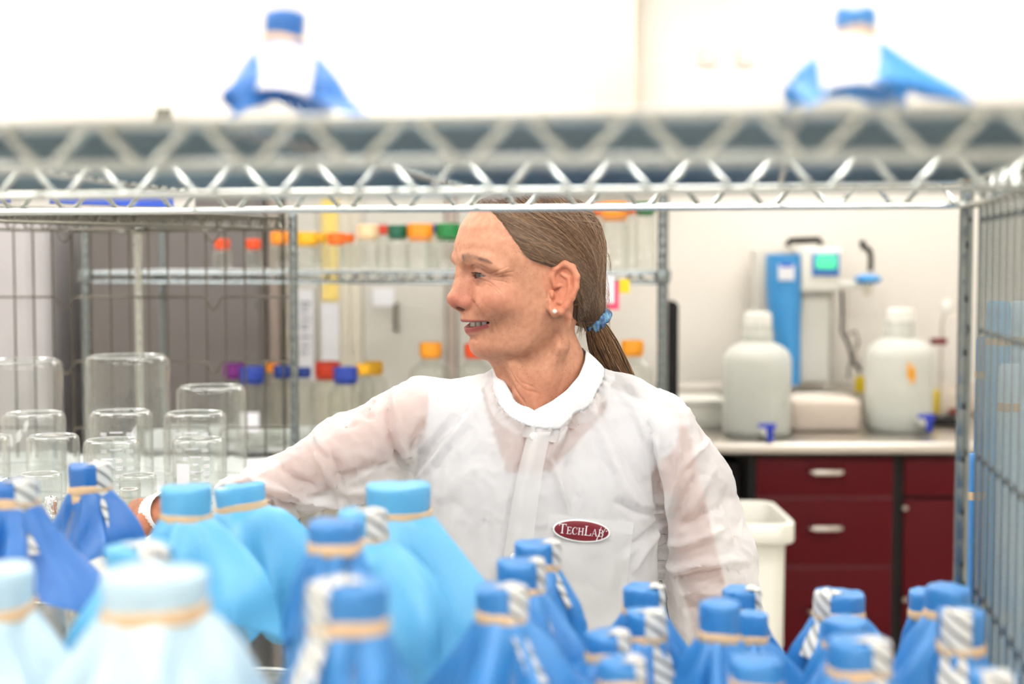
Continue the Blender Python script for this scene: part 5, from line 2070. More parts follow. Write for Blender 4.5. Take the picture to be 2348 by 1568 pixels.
# wisps
for i in range(70):
    t = rnd.rand()
    k = i % 3
    if k == 0:
        p0 = np.array((1120 + 200 * rnd.rand(), 470 + 90 * rnd.rand()))
        p3 = p0 + np.array((60 + 60 * rnd.rand(), 10 + 50 * rnd.rand()))
        q = drape(bez(p0, p0 + (20, 2), p3 - (20, 12), p3, 9), 4 + 3 * rnd.rand())
    elif k == 1:
        p0 = np.array((1325 + 15 * rnd.rand(), 700 + 30 * rnd.rand()))
        p3 = np.array((1318 + 25 * rnd.rand(), 760 + 22 * rnd.rand()))
        q = [np.array(XNZ(x, y, 20 - 50 * u_)) for (x, y), u_ in zip(bez(p0, p0 + (-8, 20), p3 + (14, -12), p3, 9), np.linspace(0, 1, 9))]
    else:
        p0 = np.array((1386 + 8 * rnd.rand(), 560 + 160 * rnd.rand()))
        p3 = p0 + np.array((12 * rnd.rand(), 40 + 30 * rnd.rand()))
        q = [np.array(XNZ(x, y, -50)) for (x, y) in bez(p0, p0 + (10, 8), p3 + (8, -10), p3, 9)]
    if len(q) > 4:
        paths.append(q)
        rad.append(.42)
        cols.append(blond if i % 2 else grey)
st = strands_object('strands', paths, rad, cols, M['hair'], hair)
st['kind'] = 'stuff'


# brows and lashes
def local_hairs(specs):
    P_, R_, C_ = [], [], []
    for (px, py, dx, dy, ln, r, c, mirror) in specs:
        a, na = on_surface(tree_skin, px, py)
        if a is None:
            continue
        b, nb2 = on_surface(tree_skin, px + dx * ln, py + dy * ln)
        if b is None:
            b, nb2 = a + Vector((dx * ln, 0, -dy * ln)), na
        m_ = (a + b) / 2 + (na + nb2) * .5 * (ln * .16)
        q = np.array([tuple(a), tuple(a * .5 + m_ * .5 + na * 1.0), tuple(m_ + na * .9), tuple(b * .5 + m_ * .5 + na * .9), tuple(b + nb2 * 1.4)])
        if mirror:
            s, l = -q[:, 0] * CA + q[:, 1] * SA, q[:, 0] * SA + q[:, 1] * CA
            q = np.stack(hd2(s, -l, q[:, 2]), 1)
        P_.append(q)
        R_.append(r)
        C_.append(c)
    return P_, R_, C_


specs = []
bc = np.array(lin((.63, .51, .44)))
for mir in (False, True):
    for i in range(220):
        t = rnd.rand() ** 1.5
        px = 1063 + 62 * t
        cy_ = np.interp(t, [0, .25, .5, .75, 1], [594, 591, 592, 596, 601])
        hh = np.interp(t, [0, .3, .6, 1], [7, 7, 3.5, 2])
        specs.append((px, cy_ + np.clip(rnd.randn() * .6, -1.3, 1.3) * hh, .55 + .5 * t, -.75 + 1.0 * t, 6 + 4 * rnd.rand(), .27, bc * (.8 + .6 * rnd.rand()), mir))
bp_, br_, bc_ = local_hairs(specs)
eb = strands_object('eyebrows', bp_, br_, bc_, M['hair'], person)
eb['kind'] = 'stuff'
lp, lr, lc = [], [], []
for ec in EYES:
    for i in range(34):
        sd = (i / 33 - .5) * 2 * 19
        for (up0, dz, ln) in ((4.2, -.35, 10.0), (-7.2, -.55, 4.0)):
            x = 22.5
            s0 = math.sqrt(max(24.6 ** 2 - sd * sd - up0 * up0, 30))
            a = np.array((ec[0] + s0, ec[1] + sd, ec[2] + up0 - .004 * sd * sd))
            d = np.array((.95, sd / 45.0, dz))
            b = a + d * ln * .55
            c = a + d * ln + np.array((0, 0, (2.5 if up0 > 0 else -.5)))
            lp.append(np.array([hd2(*q) for q in (a, a * .5 + b * .5, b, b * .5 + c * .5, c)]))
            lr.append(.55 if up0 > 0 else .3)
            lc.append(np.array(lin((.10, .08, .07))))
el = strands_object('eyelashes', lp, lr, lc, M['hair'], person)
el['kind'] = 'stuff'


# ---- hair tie and pearl
def tie_mat():
    m, nt, b, out = newmat('plaid_hair_tie')
    tc = nt.nodes.new('ShaderNodeTexCoord')
    vo = nt.nodes.new('ShaderNodeTexNoise')
    vo.inputs['Scale'].default_value = 110
    rp = nt.nodes.new('ShaderNodeValToRGB')
    e = rp.color_ramp.elements
    e[0].position, e[0].color = .36, rgb(58, 96, 134)
    e[1].position, e[1].color = .66, rgb(150, 188, 206)
    x = e.new(.5)
    x.color = rgb(86, 142, 186)
    x = e.new(.44)
    x.color = rgb(92, 112, 158)
    nt.links.new(tc.outputs['Object'], vo.inputs['Vector'])
    nt.links.new(vo.outputs['Fac'], rp.inputs['Fac'])
    nt.links.new(rp.outputs['Color'], b.inputs['Base Color'])
    b.inputs['Roughness'].default_value = .85
    return m


M['tie'] = tie_mat()
ax_ = np.array((.55, -.12, -.82))
ax_ /= np.linalg.norm(ax_)
e1 = np.cross(ax_, (0, 1, 0))
e1 /= np.linalg.norm(e1)
e2 = np.cross(ax_, e1)
c0 = np.array((147.0, -58.0, -96.0))
n1, n2 = 90, 22
tv = []
for i in range(n1):
    a_ = 2 * math.pi * i / n1
    rr_ = 20 + 1.8 * math.sin(3 * a_)
    for j in range(n2):
        b_ = 2 * math.pi * j / n2
        tr_ = 15.0 + 1.5 * math.sin(9 * a_ + 2 * math.sin(b_)) + 1.5 * math.sin(17 * a_ + 3 * b_) + 1.3 * math.sin(5 * b_ + 4 * a_)
        ce = e1 * math.cos(a_) + e2 * math.sin(a_)
        tv.append(c0 + ce * (rr_ + tr_ * math.cos(b_)) + ax_ * (tr_ * 1.15 * math.sin(b_) + 3 * math.sin(2 * a_)))
tf = np.array([(i * n2 + j, i * n2 + (j + 1) % n2, ((i + 1) % n1) * n2 + (j + 1) % n2, ((i + 1) % n1) * n2 + j) for i in range(n1) for j in range(n2)])
o = quad_object('hair_tie', np.array(tv), tf, M['tie'], hair)
o['label'] = 'blue plaid crinkled hair tie'
M['pearl'] = plain('pearl', rgb(238, 232, 218), .18, coat=.5)
h, nn = on_surface(tree_skin, 1268, 709)
if h is None:
    h = Vector(XNZ(1268, 709, 128))
pc_ = np.array(h) + np.array((0, 4.0, 0))
ev_, ef_ = [], []
for i in range(13):
    for j in range(20):
        a_, b_ = math.pi * i / 12, 2 * math.pi * j / 20
        ev_.append(pc_ + 5.4 * np.array((math.sin(a_) * math.cos(b_), math.cos(a_), math.sin(a_) * math.sin(b_))))
ef_ = np.array([(i * 20 + j, i * 20 + (j + 1) % 20, (i + 1) * 20 + (j + 1) % 20, (i + 1) * 20 + j) for i in range(12) for j in range(20)])
o = quad_object('earring', np.array(ev_), ef_, M['pearl'], person)
o['label'] = 'small pearl stud earring'
# ------------------------------------------------------------------ clothes
M['coat'] = cloth('lab_coat_nonwoven', rgb(250, 249, 249), .32, .35, 1500, see=.40, rough=.7, crinkle=.7, cscale=10)
M['knit'] = cloth('knit_rib', rgb(246, 247, 248), .12, .6, 900)
M['shirt'] = cloth('white_undershirt', rgb(238, 238, 242), .1, .3, 900)
M['trousers'] = cloth('dark_trousers', rgb(52, 58, 74), .0, .4, 500)
M['shoe'] = plain('shoe_leather', rgb(40, 40, 42), .5)
M['coat_patch'] = cloth('lab_coat_pocket', rgb(252, 252, 252), .2, .3, 1500, see=.42, crinkle=.3, cscale=11)

V = Field((-735, -330, -1660), (580, 300, -165), 5.0)
V.op(lambda x, n, z: np.maximum(torso(x, n, z), -(z + 1630)), k=0)
# yoke
V.chain([XNZ(1185, 912, -20), XNZ(1075, 940, -22), XNZ(985, 952, -14)], [58, 66, 82], 30)
V.chain([XNZ(1318, 892, -22), XNZ(1420, 938, -24), XNZ(1505, 1000, -20)], [62, 76, 96], 30)
V.chain([XNZ(1250, 872, -24), XNZ(1240, 960, -20)], [92, 120], 30)
# her right sleeve: wide upper arm, elbow, narrowing forearm
V.chain([XNZ(968, 962, -10), XNZ(800, 1040, 42), XNZ(648, 1116, 88)], [94, 88, 76], 22)
V.ell(XNZ(638, 1112, 90), (84, 76, 72), 16)
V.ell(XNZ(800, 1085, 40), (120, 70, 62), 30)
V.chain([XNZ(640, 1128, 90), XNZ(480, 1168, -50), XNZ(345, 1204, -182)], [66, 56, 47], 10)
# her left sleeve, hanging
V.chain([XNZ(1512, 1008, -20), XNZ(1580, 1130, -22), XNZ(1630, 1290, -26), XNZ(1650, 1420, -34)], [100, 108, 112, 110], 14)
V.chain([XNZ(1650, 1420, -34), XNZ(1652, 1740, 20)], [104, 66], 12)
cv_, cf_ = V.mesh()
cn_ = vnormals(cv_, cf_)


def nz(p, sc, seed=0.0):
    from mathutils import noise
    out = np.empty(len(p))
    q = p * sc + seed
    for i in range(len(q)):
        out[i] = noise.noise(q[i])
    return out


vis = cv_[:, 2] > -1000
idx_v = np.nonzero(vis)[0]
pv = cv_[idx_v]
# soft crumple: long folds and small dents
arm_l = pv[:, 0] < -300
arm_r = (pv[:, 0] > 285)
d1 = nz(pv * np.array((1.0, 1.0, .55)), 1 / 120.0) * 9.0
d2 = nz(pv * np.array((1.0, 1.0, .7)), 1 / 48.0, 11.3) * 4.2
d3 = np.abs(nz(pv, 1 / 30.0, 4.1)) * -3.4 + 1.0
amp = np.where(arm_l | arm_r, 1.25, .75)
cv_[idx_v] += cn_[idx_v] * ((d1 * .7 + d2 * 1.4 + d3 * 1.8) * amp)[:, None]
cn_ = vnormals(cv_, cf_)
FOLD = [
    # her right sleeve
    ([(884, 884), (893, 930), (905, 1000), (926, 1060), (938, 1098)], 11, -11),
    ([(905, 890), (918, 950), (930, 1010), (952, 1062)], 13, 7),
    ([(862, 905), (840, 940), (860, 948)], 9, -8), ([(830, 960), (800, 965), (778, 950)], 8, -5),
    ([(740, 1020), (762, 1062), (786, 1104)], 10, 11), ([(770, 1018), (790, 1050), (796, 1092)], 11, -9),
    ([(735, 985), (752, 1010), (776, 1030)], 9, 7), ([(650, 1035), (700, 1080), (742, 1095)], 14, -8),
    ([(560, 1090), (606, 1084), (656, 1100), (704, 1126), (760, 1132), (838, 1142)], 11, 13),
    ([(604, 1100), (660, 1122), (706, 1148), (770, 1150), (836, 1158)], 11, -13),
    ([(655, 1110), (648, 1150), (650, 1200)], 9, -8), ([(700, 1150), (706, 1190), (708, 1230)], 8, -9), ([(620, 1120), (596, 1150), (590, 1190)], 12, 7),
    ([(590, 1108), (640, 1135), (668, 1170)], 8, -7), ([(905, 1090), (850, 1110), (790, 1112)], 14, 7), ([(880, 1050), (820, 1070), (790, 1075)], 16, -6),
    # from the armpit across the chest
    ([(938, 1098), (975, 1040), (1030, 970), (1080, 920)], 13, -9), ([(950, 1110), (1010, 1030), (1070, 960), (1110, 905)], 13, 7), ([(936, 1085), (955, 1010), (985, 950)], 12, -7),
    ([(985, 1080), (1040, 1010), (1090, 960)], 15, -5), ([(1010, 1140), (1060, 1080), (1110, 1050)], 20, 5),
    ([(942, 1100), (950, 1160), (945, 1230)], 14, -8),
    # placket edge and front
    ([(1224, 934), (1206, 985), (1188, 1055), (1172, 1130), (1160, 1200), (1148, 1290), (1142, 1400)], 7, -6),
    ([(1246, 945), (1226, 1010), (1206, 1090), (1190, 1180), (1176, 1290), (1168, 1400)], 16, 4),
    # raglan fold on the right breast
    ([(1318, 905), (1300, 950), (1280, 1000), (1260, 1036), (1276, 1072), (1290, 1120), (1298, 1160)], 8, 9),
    ([(1300, 915), (1278, 965), (1256, 1010)], 10, -6), ([(1296, 1036), (1306, 1080), (1318, 1130)], 14, -6),
    ([(1350, 905), (1366, 960), (1392, 1030), (1430, 1110), (1470, 1170)], 16, 7), ([(1376, 900), (1404, 970), (1440, 1050), (1480, 1130)], 14, -6),
    ([(1400, 880), (1450, 930), (1490, 1010), (1502, 1090)], 15, 8), ([(1430, 880), (1474, 950), (1494, 1000)], 12, -6),
    # left armpit
    ([(1478, 960), (1492, 1040), (1504, 1120), (1516, 1190), (1520, 1260), (1520, 1350)], 9, -20),
    ([(1516, 1190), (1470, 1222), (1410, 1244)], 11, -8), ([(1514, 1176), (1460, 1160), (1400, 1130)], 12, -6), ([(1512, 1210), (1470, 1250), (1440, 1300)], 12, 6),
    # her left sleeve
    ([(1540, 1000), (1548, 1060), (1532, 1130), (1522, 1180)], 12, 9), ([(1560, 1060), (1590, 1030), (1628, 1010)], 10, 7), ([(1590, 1080), (1560, 1130), (1545, 1180)], 14, -7),
    ([(1640, 1060), (1600, 1110), (1570, 1180)], 16, 6), ([(1526, 1290), (1546, 1300), (1600, 1280), (1660, 1272), (1700, 1280)], 12, 12), ([(1534, 1330), (1580, 1310), (1640, 1296), (1710, 1300)], 13, -11),
    ([(1550, 1200), (1600, 1170), (1660, 1150)], 16, -7), ([(1520, 1240), (1556, 1240), (1600, 1222), (1660, 1200)], 14, 7), ([(1550, 1360), (1600, 1345), (1670, 1350)], 18, 6), ([(1560, 1390), (1620, 1380), (1700, 1390)], 14, -6),
    ([(1660, 1120), (1676, 1180), (1696, 1250)], 12, -6),
    # front bottom
    ([(1120, 1150), (1090, 1230), (1080, 1320)], 22, -5), ([(1060, 1140), (1030, 1230), (1020, 1330)], 22, 5), ([(1440, 1260), (1420, 1330), (1410, 1420)], 18, -5),
]
cv_ = crease(cv_, cn_, [(a_, b_ * .72, c_ * 2.0) for a_, b_, c_ in FOLD], 0.0)
# gathers under the collar
cn_ = vnormals(cv_, cf_)
g_px = np.stack([cv_[:, 0] + 1226, 640 - cv_[:, 2]], 1)
dcol, tcol = seg_dist(g_px, [(1138, 880), (1152, 925), (1198, 968), (1262, 972), (1330, 935), (1378, 885), (1392, 838)])
gm = (cn_[:, 1] > 0) & (dcol < 34)
cv_[gm] += cn_[gm] * ((2.6 * np.sin(tcol[gm] * 150) * np.exp(-(dcol[gm] / 17) ** 2))[:, None])
# knit collar: a band from the V around the neck
top = [(1226, 930, 96), (1262, 912, 96), (1296, 888, 92), (1326, 856, 76), (1341, 826, 44), (1346, 806, 0), (1340, 800, -50), (1310, 803, -104), (1262, 812, -122), (1210, 822, -108), (1172, 832, -70), (1154, 838, -22), (1150, 846, 20), (1157, 872, 52), (1176, 902, 76), (1206, 922, 90), (1230, 936, 94)]
bot = [(1212, 962, 118), (1262, 972, 122), (1312, 948, 120), (1352, 912, 104), (1380, 874, 66), (1391, 838, 6), (1386, 826, -62), (1340, 830, -134), (1266, 842, -156), (1190, 850, -136), (1150, 858, -84), (1134, 868, -24), (1134, 890, 36), (1146, 922, 84), (1172, 948, 106), (1206, 962, 114), (1226, 966, 112)]


def dense(pts, n):
    p = np.array([XNZ(*q) for q in pts])
    d = np.concatenate([[0], np.cumsum(np.linalg.norm(np.diff(p, axis=0), axis=1))])
    t = np.linspace(0, d[-1], n)
    q = np.stack([np.interp(t, d, p[:, k]) for k in range(3)], 1)
    kk = np.array([1, 2, 3, 4, 3, 2, 1], float)
    kk /= kk.sum()
    r = q.copy()
    for k in range(3):
        r[:, k] = np.convolve(np.pad(q[:, k], 3, mode='edge'), kk, 'valid')
    r[0], r[-1] = q[0], q[-1]
    return r


tree_full = BVHTree.FromPolygons([tuple(p) for p in cv_], [tuple(q) for q in cf_])
# open at the neck, at the cuffs and at the hem
n = 220
ta, ba_ = dense(top, n), dense(bot, n)


def snap(p, lift):
    h = tree_full.find_nearest(Vector(p))
    return np.array(h[0]) + np.array(h[1]) * lift if h[0] is not None else np.array(p)


# make the surface normals of the full coat point outwards
fl_s = 1.0 if (np.array(tree_full.find_nearest(Vector((0, 400, -500)))[1])[1] > 0) else -1.0
out_ = ba_ - ta
out_ /= np.linalg.norm(out_, axis=1)[:, None]
base_ = np.array([snap(p, 0.0) for p in ba_])
for k in range(3):
    kk = np.ones(7) / 7
    base_[3:-3] = np.stack([np.convolve(base_[:, c], kk, 'valid') for c in range(3)], 1)
base_ = np.array([snap(p, 2.0 * fl_s) for p in base_])
ring = [base_ - out_ * 3.0]
for j_ in range(5):
    ring.append(np.array([snap(p + d * (7.0 * j_), (2.2 - .55 * j_) * fl_s) for p, d in zip(base_, out_)]))
gath = np.sin(np.arange(n) * 1.25) * 1.3
for j_ in range(1, 5):
    ring[j_] += gath[:, None] * np.array((0, 1.0, .3)) * (1 - j_ / 5)
ba_ = base_ + out_ * 2.0
bl = base_[:, :2]
bc_m = bl.mean(0)
loop2 = bc_m + (bl - bc_m) * 1.0


def in_poly(p, q):
    ins = np.zeros(len(p), bool)
    j = len(q) - 1
    for i in range(len(q)):
        c = ((q[i, 1] > p[:, 1]) != (q[j, 1] > p[:, 1])) & (p[:, 0] < (q[j, 0] - q[i, 0]) * (p[:, 1] - q[i, 1]) / (q[j, 1] - q[i, 1] + 1e-9) + q[i, 0])
        ins ^= c
        j = i
    return ins


keep = ~(in_poly(cv_[:, :2], loop2) & (cv_[:, 2] > -330))
wr = np.array(WRL)
fdir = np.array(WRL) - np.array(ELL)
fdir /= np.linalg.norm(fdir)
keep &= ~((((cv_ - wr) @ fdir) > 2) & (cv_[:, 0] < -600))
keep &= ~((cv_[:, 2] < -1130) & (cv_[:, 0] > 345))
keep &= cv_[:, 2] > -1625
kv, kf = keep_faces(cv_, cf_, keep)
coat = quad_object('lab_coat', kv, kf, M['coat'], person)
coat['label'] = 'white disposable lab coat with a breast pocket and oval badge'
tree_coat = BVHTree.FromPolygons([tuple(p) for p in kv], [tuple(q) for q in kf])

# undershirt with a wide V neck
S_ = Field((-330, -230, -900), (330, 230, -210), 6.0)
S_.op(lambda x, n, z: np.maximum(torso(x, n, z, -24), -(z + 880)), k=0)
S_.chain([XNZ(1185, 925, -20), XNZ(985, 965, -14)], [44, 62], 30)
S_.chain([XNZ(1318, 908, -22), XNZ(1505, 1010, -20)], [46, 74], 30)
sv, sf_ = S_.mesh()
sn = vnormals(sv, sf_)
poly = np.array([(1100, 860), (1112, 905), (1165, 1066), (1250, 1066), (1312, 1008), (1390, 925), (1380, 830), (1150, 800)], float)


vcut = in_poly(np.stack([sv[:, 0] + 1226, 640 - sv[:, 2]], 1), poly) & (sv[:, 1] > 0)
vcut |= (np.hypot(sv[:, 0] - 16, sv[:, 1] + 16) < 118) & (sv[:, 2] > -300)
sv2, sf2 = keep_faces(sv, sf_, ~vcut)
o = quad_object('undershirt', sv2, sf2, M['shirt'], person)
o['label'] = 'pale V-neck shirt showing faintly through the coat'

rv = np.concatenate(ring)
rf = np.array([(i * n + j, i * n + j + 1, (i + 1) * n + j + 1, (i + 1) * n + j) for i in range(len(ring) - 1) for j in range(n - 1)])
quad_object('neckline', rv, rf, M['coat'], coat)
# knit collar band
cen = np.array((18.0, -18.0))
rows = []
for k in range(9):
    t = k / 8.0
    m_ = ta * (1 - t) + ba_ * t
    bow = math.sin(math.pi * t) * 2.5
    rib = 1.0 * np.where(np.arange(n) % 2 == 0, 1, -1) * (0 < k < 8)
    rd = m_[:, :2] - cen
    rd /= np.linalg.norm(rd, axis=1)[:, None]
    m_ = m_.copy()
    m_[:, :2] += rd * (bow + rib)[:, None]
    rows.append(m_)
for k in range(9):
    t = 1 - k / 8.0
    m_ = ta * (1 - t) + ba_ * t
    rd = m_[:, :2] - cen
    rd /= np.linalg.norm(rd, axis=1)[:, None]
    m_ = m_.copy()
    m_[:, :2] -= rd * 3.0
    rows.append(m_)
cvv = np.concatenate(rows)
m_ = len(rows)
cff = np.array([(i * n + j, i * n + j + 1, ((i + 1) % m_) * n + j + 1, ((i + 1) % m_) * n + j) for i in range(m_) for j in range(n - 1)])
o = quad_object('collar', cvv, cff, M['knit'], coat)
o['label'] = 'ribbed white knit collar'


# knit cuffs
def cuff(c, d, r0, r1, ln):
    c, d = np.array(c, float), np.array(d, float)
    d /= np.linalg.norm(d)
    e1_ = np.cross(d, (0.1, .2, 1.0))
    e1_ /= np.linalg.norm(e1_)
    e2_ = np.cross(d, e1_)
    seg = 64
    prof = [(0, r0), (.03, r0 + 5), (.15, r0 + 6), (.6, r1 + 6), (.9, r1 + 5), (1, r1 + 1), (.97, r1 - 5), (.5, r1 - 5)]
    vv2 = []
    for (t, r) in prof:
        for i in range(seg):
            a_ = 2 * math.pi * i / seg
            rr2 = r + (.9 if i % 2 else -.9) * (0 < t < 1)
            vv2.append(c + d * ln * t + (e1_ * math.cos(a_) + e2_ * math.sin(a_)) * rr2)
    ff2 = np.array([(i * seg + j, i * seg + (j + 1) % seg, (i + 1) * seg + (j + 1) % seg, (i + 1) * seg + j) for i in range(len(prof) - 1) for j in range(seg)])
    return quad_object('cuff', np.array(vv2), ff2, M['knit'], coat)


cuff(wr - fdir * 8, fdir, 45, 40, 62)
cuff(np.array(WRR) + np.array((0, 0, 0)), np.array((0, .1, -1.0)), 60, 44, 90)


def on_coat(px, py, off=1.0):
    x, _, z = XNZ(px, py)
    h = tree_coat.ray_cast(Vector((x, 500, z)), Vector((0, -1, 0)))
    if h[0] is None:
        return np.array((x, 180.0, z))
    return np.array(h[0]) + np.array((0, off, 0))


def patch(name, corners, nu, nv, off, mat, parent, smooth_it=0):
    """a sheet laid on the front of the coat between four photo pixels"""
    a, b, c, d = (np.array(q, float) for q in corners)
    pts = []
    for j in range(nv + 1):
        for i in range(nu + 1):
            u_, v_ = i / nu, j / nv
            q = (a * (1 - u_) + b * u_) * (1 - v_) + (d * (1 - u_) + c * u_) * v_
            pts.append(on_coat(q[0], q[1], off))
    pts = np.array(pts).reshape(nv + 1, nu + 1, 3)
    for _ in range(smooth_it):
        g = pts[:, :, 1]
        pd_ = np.pad(g, 1, mode='edge')
        pts[:, :, 1] = np.maximum((pd_[:-2, 1:-1] + pd_[2:, 1:-1] + pd_[1:-1, :-2] + pd_[1:-1, 2:] + 2 * g) / 6, g - 1.0)
    pts = pts.reshape(-1, 3)
    w = nu + 1
    ff2 = np.array([(j * w + i, j * w + i + 1, (j + 1) * w + i + 1, (j + 1) * w + i) for j in range(nv) for i in range(nu)])[:, ::-1]
    return quad_object(name, pts, ff2, mat, parent)


# placket, buttons, pocket
plk = []
for (px, py) in ((1226, 940), (1208, 985), (1190, 1055), (1175, 1130), (1163, 1200), (1150, 1290), (1144, 1400), (1140, 1560)):
    plk.append((px, py))
pa = np.array(plk, float)
pts = []
for t in np.linspace(0, 1, 70):
    y = 942 + (1560 - 942) * t
    x0 = np.interp(y, pa[:, 1], pa[:, 0])
    for k in range(6):
        pts.append(on_coat(x0 + (48 + 26 * t) * k / 5, y, 3.4 + (.6 if 0 < k < 5 else -.8)))
pts = np.array(pts)
ff2 = np.array([(i * 6 + k, i * 6 + k + 1, (i + 1) * 6 + k + 1, (i + 1) * 6 + k) for i in range(69) for k in range(5)])[:, ::-1]
o = quad_object('placket', pts, ff2, M['coat_patch'], coat)
for (px, py) in ((1222, 987), (1179, 1247), (1172, 1480)):
    c = on_coat(px, py, 5.0)
    vv2, r_ = [], 9.5
    prof = [(0, 3.2), (5, 3.0), (7.5, 3.6), (9, 2.6), (9.5, .5), (9.5, -4)]
    for (r, hgt) in prof:
        for i in range(24):
            a_ = 2 * math.pi * i / 24
            vv2.append(c + np.array((max(r, .1) * math.cos(a_), hgt, max(r, .1) * math.sin(a_))))
    ff2 = np.array([(i * 24 + j, i * 24 + (j + 1) % 24, (i + 1) * 24 + (j + 1) % 24, (i + 1) * 24 + j) for i in range(5) for j in range(24)])
    quad_object('snap_button', np.array(vv2), ff2, M['knit'], coat)
pk = patch('pocket', [(1256, 1152), (1446, 1180), (1418, 1424), (1222, 1404)], 26, 30, 3.2, M['coat_patch'], coat, 6)
o = patch('pocket_hem', [(1257, 1166), (1443, 1193), (1441, 1207), (1255, 1182)], 26, 3, 4.6, M['coat_patch'], coat, 2)

# ---- the oval badge
M['badge_white'] = plain('badge_border', rgb(244, 243, 244), .35)
M['badge_red'] = plain('badge_maroon', rgb(124, 30, 42), .3, noise=.05, scale=300)
BC = np.array((1327.0, 1191.0))
BR = math.radians(7)


def bpt(x, y, off):
    """badge-plane units (x right, y up, in photo pixels) -> a point on the pocket"""
    px = BC[0] + x * math.cos(BR) + y * math.sin(BR)
    py = BC[1] + x * math.sin(BR) - y * math.cos(BR)
    base = BASEP + GU_ * (px - BC[0]) + GV_ * (py - BC[1])
    return np.array((px - 1226.0, base + off, 640.0 - py))


c0_ = on_coat(BC[0], BC[1], 0)[1]
smp = [(dx, dy, on_coat(BC[0] + dx, BC[1] + dy, 0)[1]) for dx in range(-60, 61, 12) for dy in range(-24, 25, 8)]
Am = np.array([(1, q[0], q[1]) for q in smp])
sol = np.linalg.lstsq(Am, np.array([q[2] for q in smp]), rcond=None)[0]
BASEP, GU_, GV_ = sol[0] + max(0, max(q[2] - (sol[0] + sol[1] * q[0] + sol[2] * q[1]) for q in smp)) + 4.5, sol[1], sol[2]


def oval(name, a, b, off, th, mat, parent):
    n_ = 72
    vv2 = [bpt(0, 0, off)]
    for rr2, o_ in ((.5, 0), (.97, 0), (1.0, -.4), (1.0, -th)):
        for i in range(n_):
            an = 2 * math.pi * i / n_
            vv2.append(bpt(a * rr2 * math.cos(an), b * rr2 * math.sin(an), off + o_))
    q = [(0, 0, 1 + i, 1 + (i + 1) % n_) for i in range(n_)]
    me = MB()
    me.v = [tuple(p) for p in to_world(np.array(vv2))]
    me.f = [(0, 1 + i, 1 + (i + 1) % n_) for i in range(n_)]
    for j in range(3):
        me.f += [(1 + j * n_ + i, 1 + (j + 1) * n_ + i, 1 + (j + 1) * n_ + (i + 1) % n_, 1 + j * n_ + (i + 1) % n_) for i in range(n_)]
    return me.build(name, mat, parent)


bd_ = oval('badge', 64.5, 24.5, 0, 5, 'badge_white', coat)
bd_['label'] = 'oval maroon badge with white serif lettering'
# the field and letters are welded flat onto the badge as its own faces
fld = MB()


def flat(polys, off, mat_i, store):
    for poly_ in polys:
        vs3 = to_world(np.array([bpt(x, y, off) for x, y in poly_]))
        store.append((vs3, mat_i))


def oval_poly(a, b, n_=72):
    return [(a * math.cos(2 * math.pi * i / n_), b * math.sin(2 * math.pi * i / n_)) for i in range(n_)]


def rect(x0, y0, x1, y1):
    return [(x0, y0), (x1, y0), (x1, y1), (x0, y1)]


def arc_strip(cx, cy, ra, rb, a0, a1, wmin, wmax, n_=14):
    """a stroke along an ellipse arc, thickest in its middle; returned as quads"""
    out = []
    for i in range(n_):
        q = []
        for k in (i, i + 1):
            t = k / n_
            an = math.radians(a0 + (a1 - a0) * t)
            w = wmin + (wmax - wmin) * math.sin(math.pi * t)
            q.append(((cx + (ra - w) * math.cos(an), cy + (rb - w * .6) * math.sin(an)), (cx + ra * math.cos(an), cy + rb * math.sin(an))))
        out.append([q[0][0], q[0][1], q[1][1], q[1][0]])
    return out


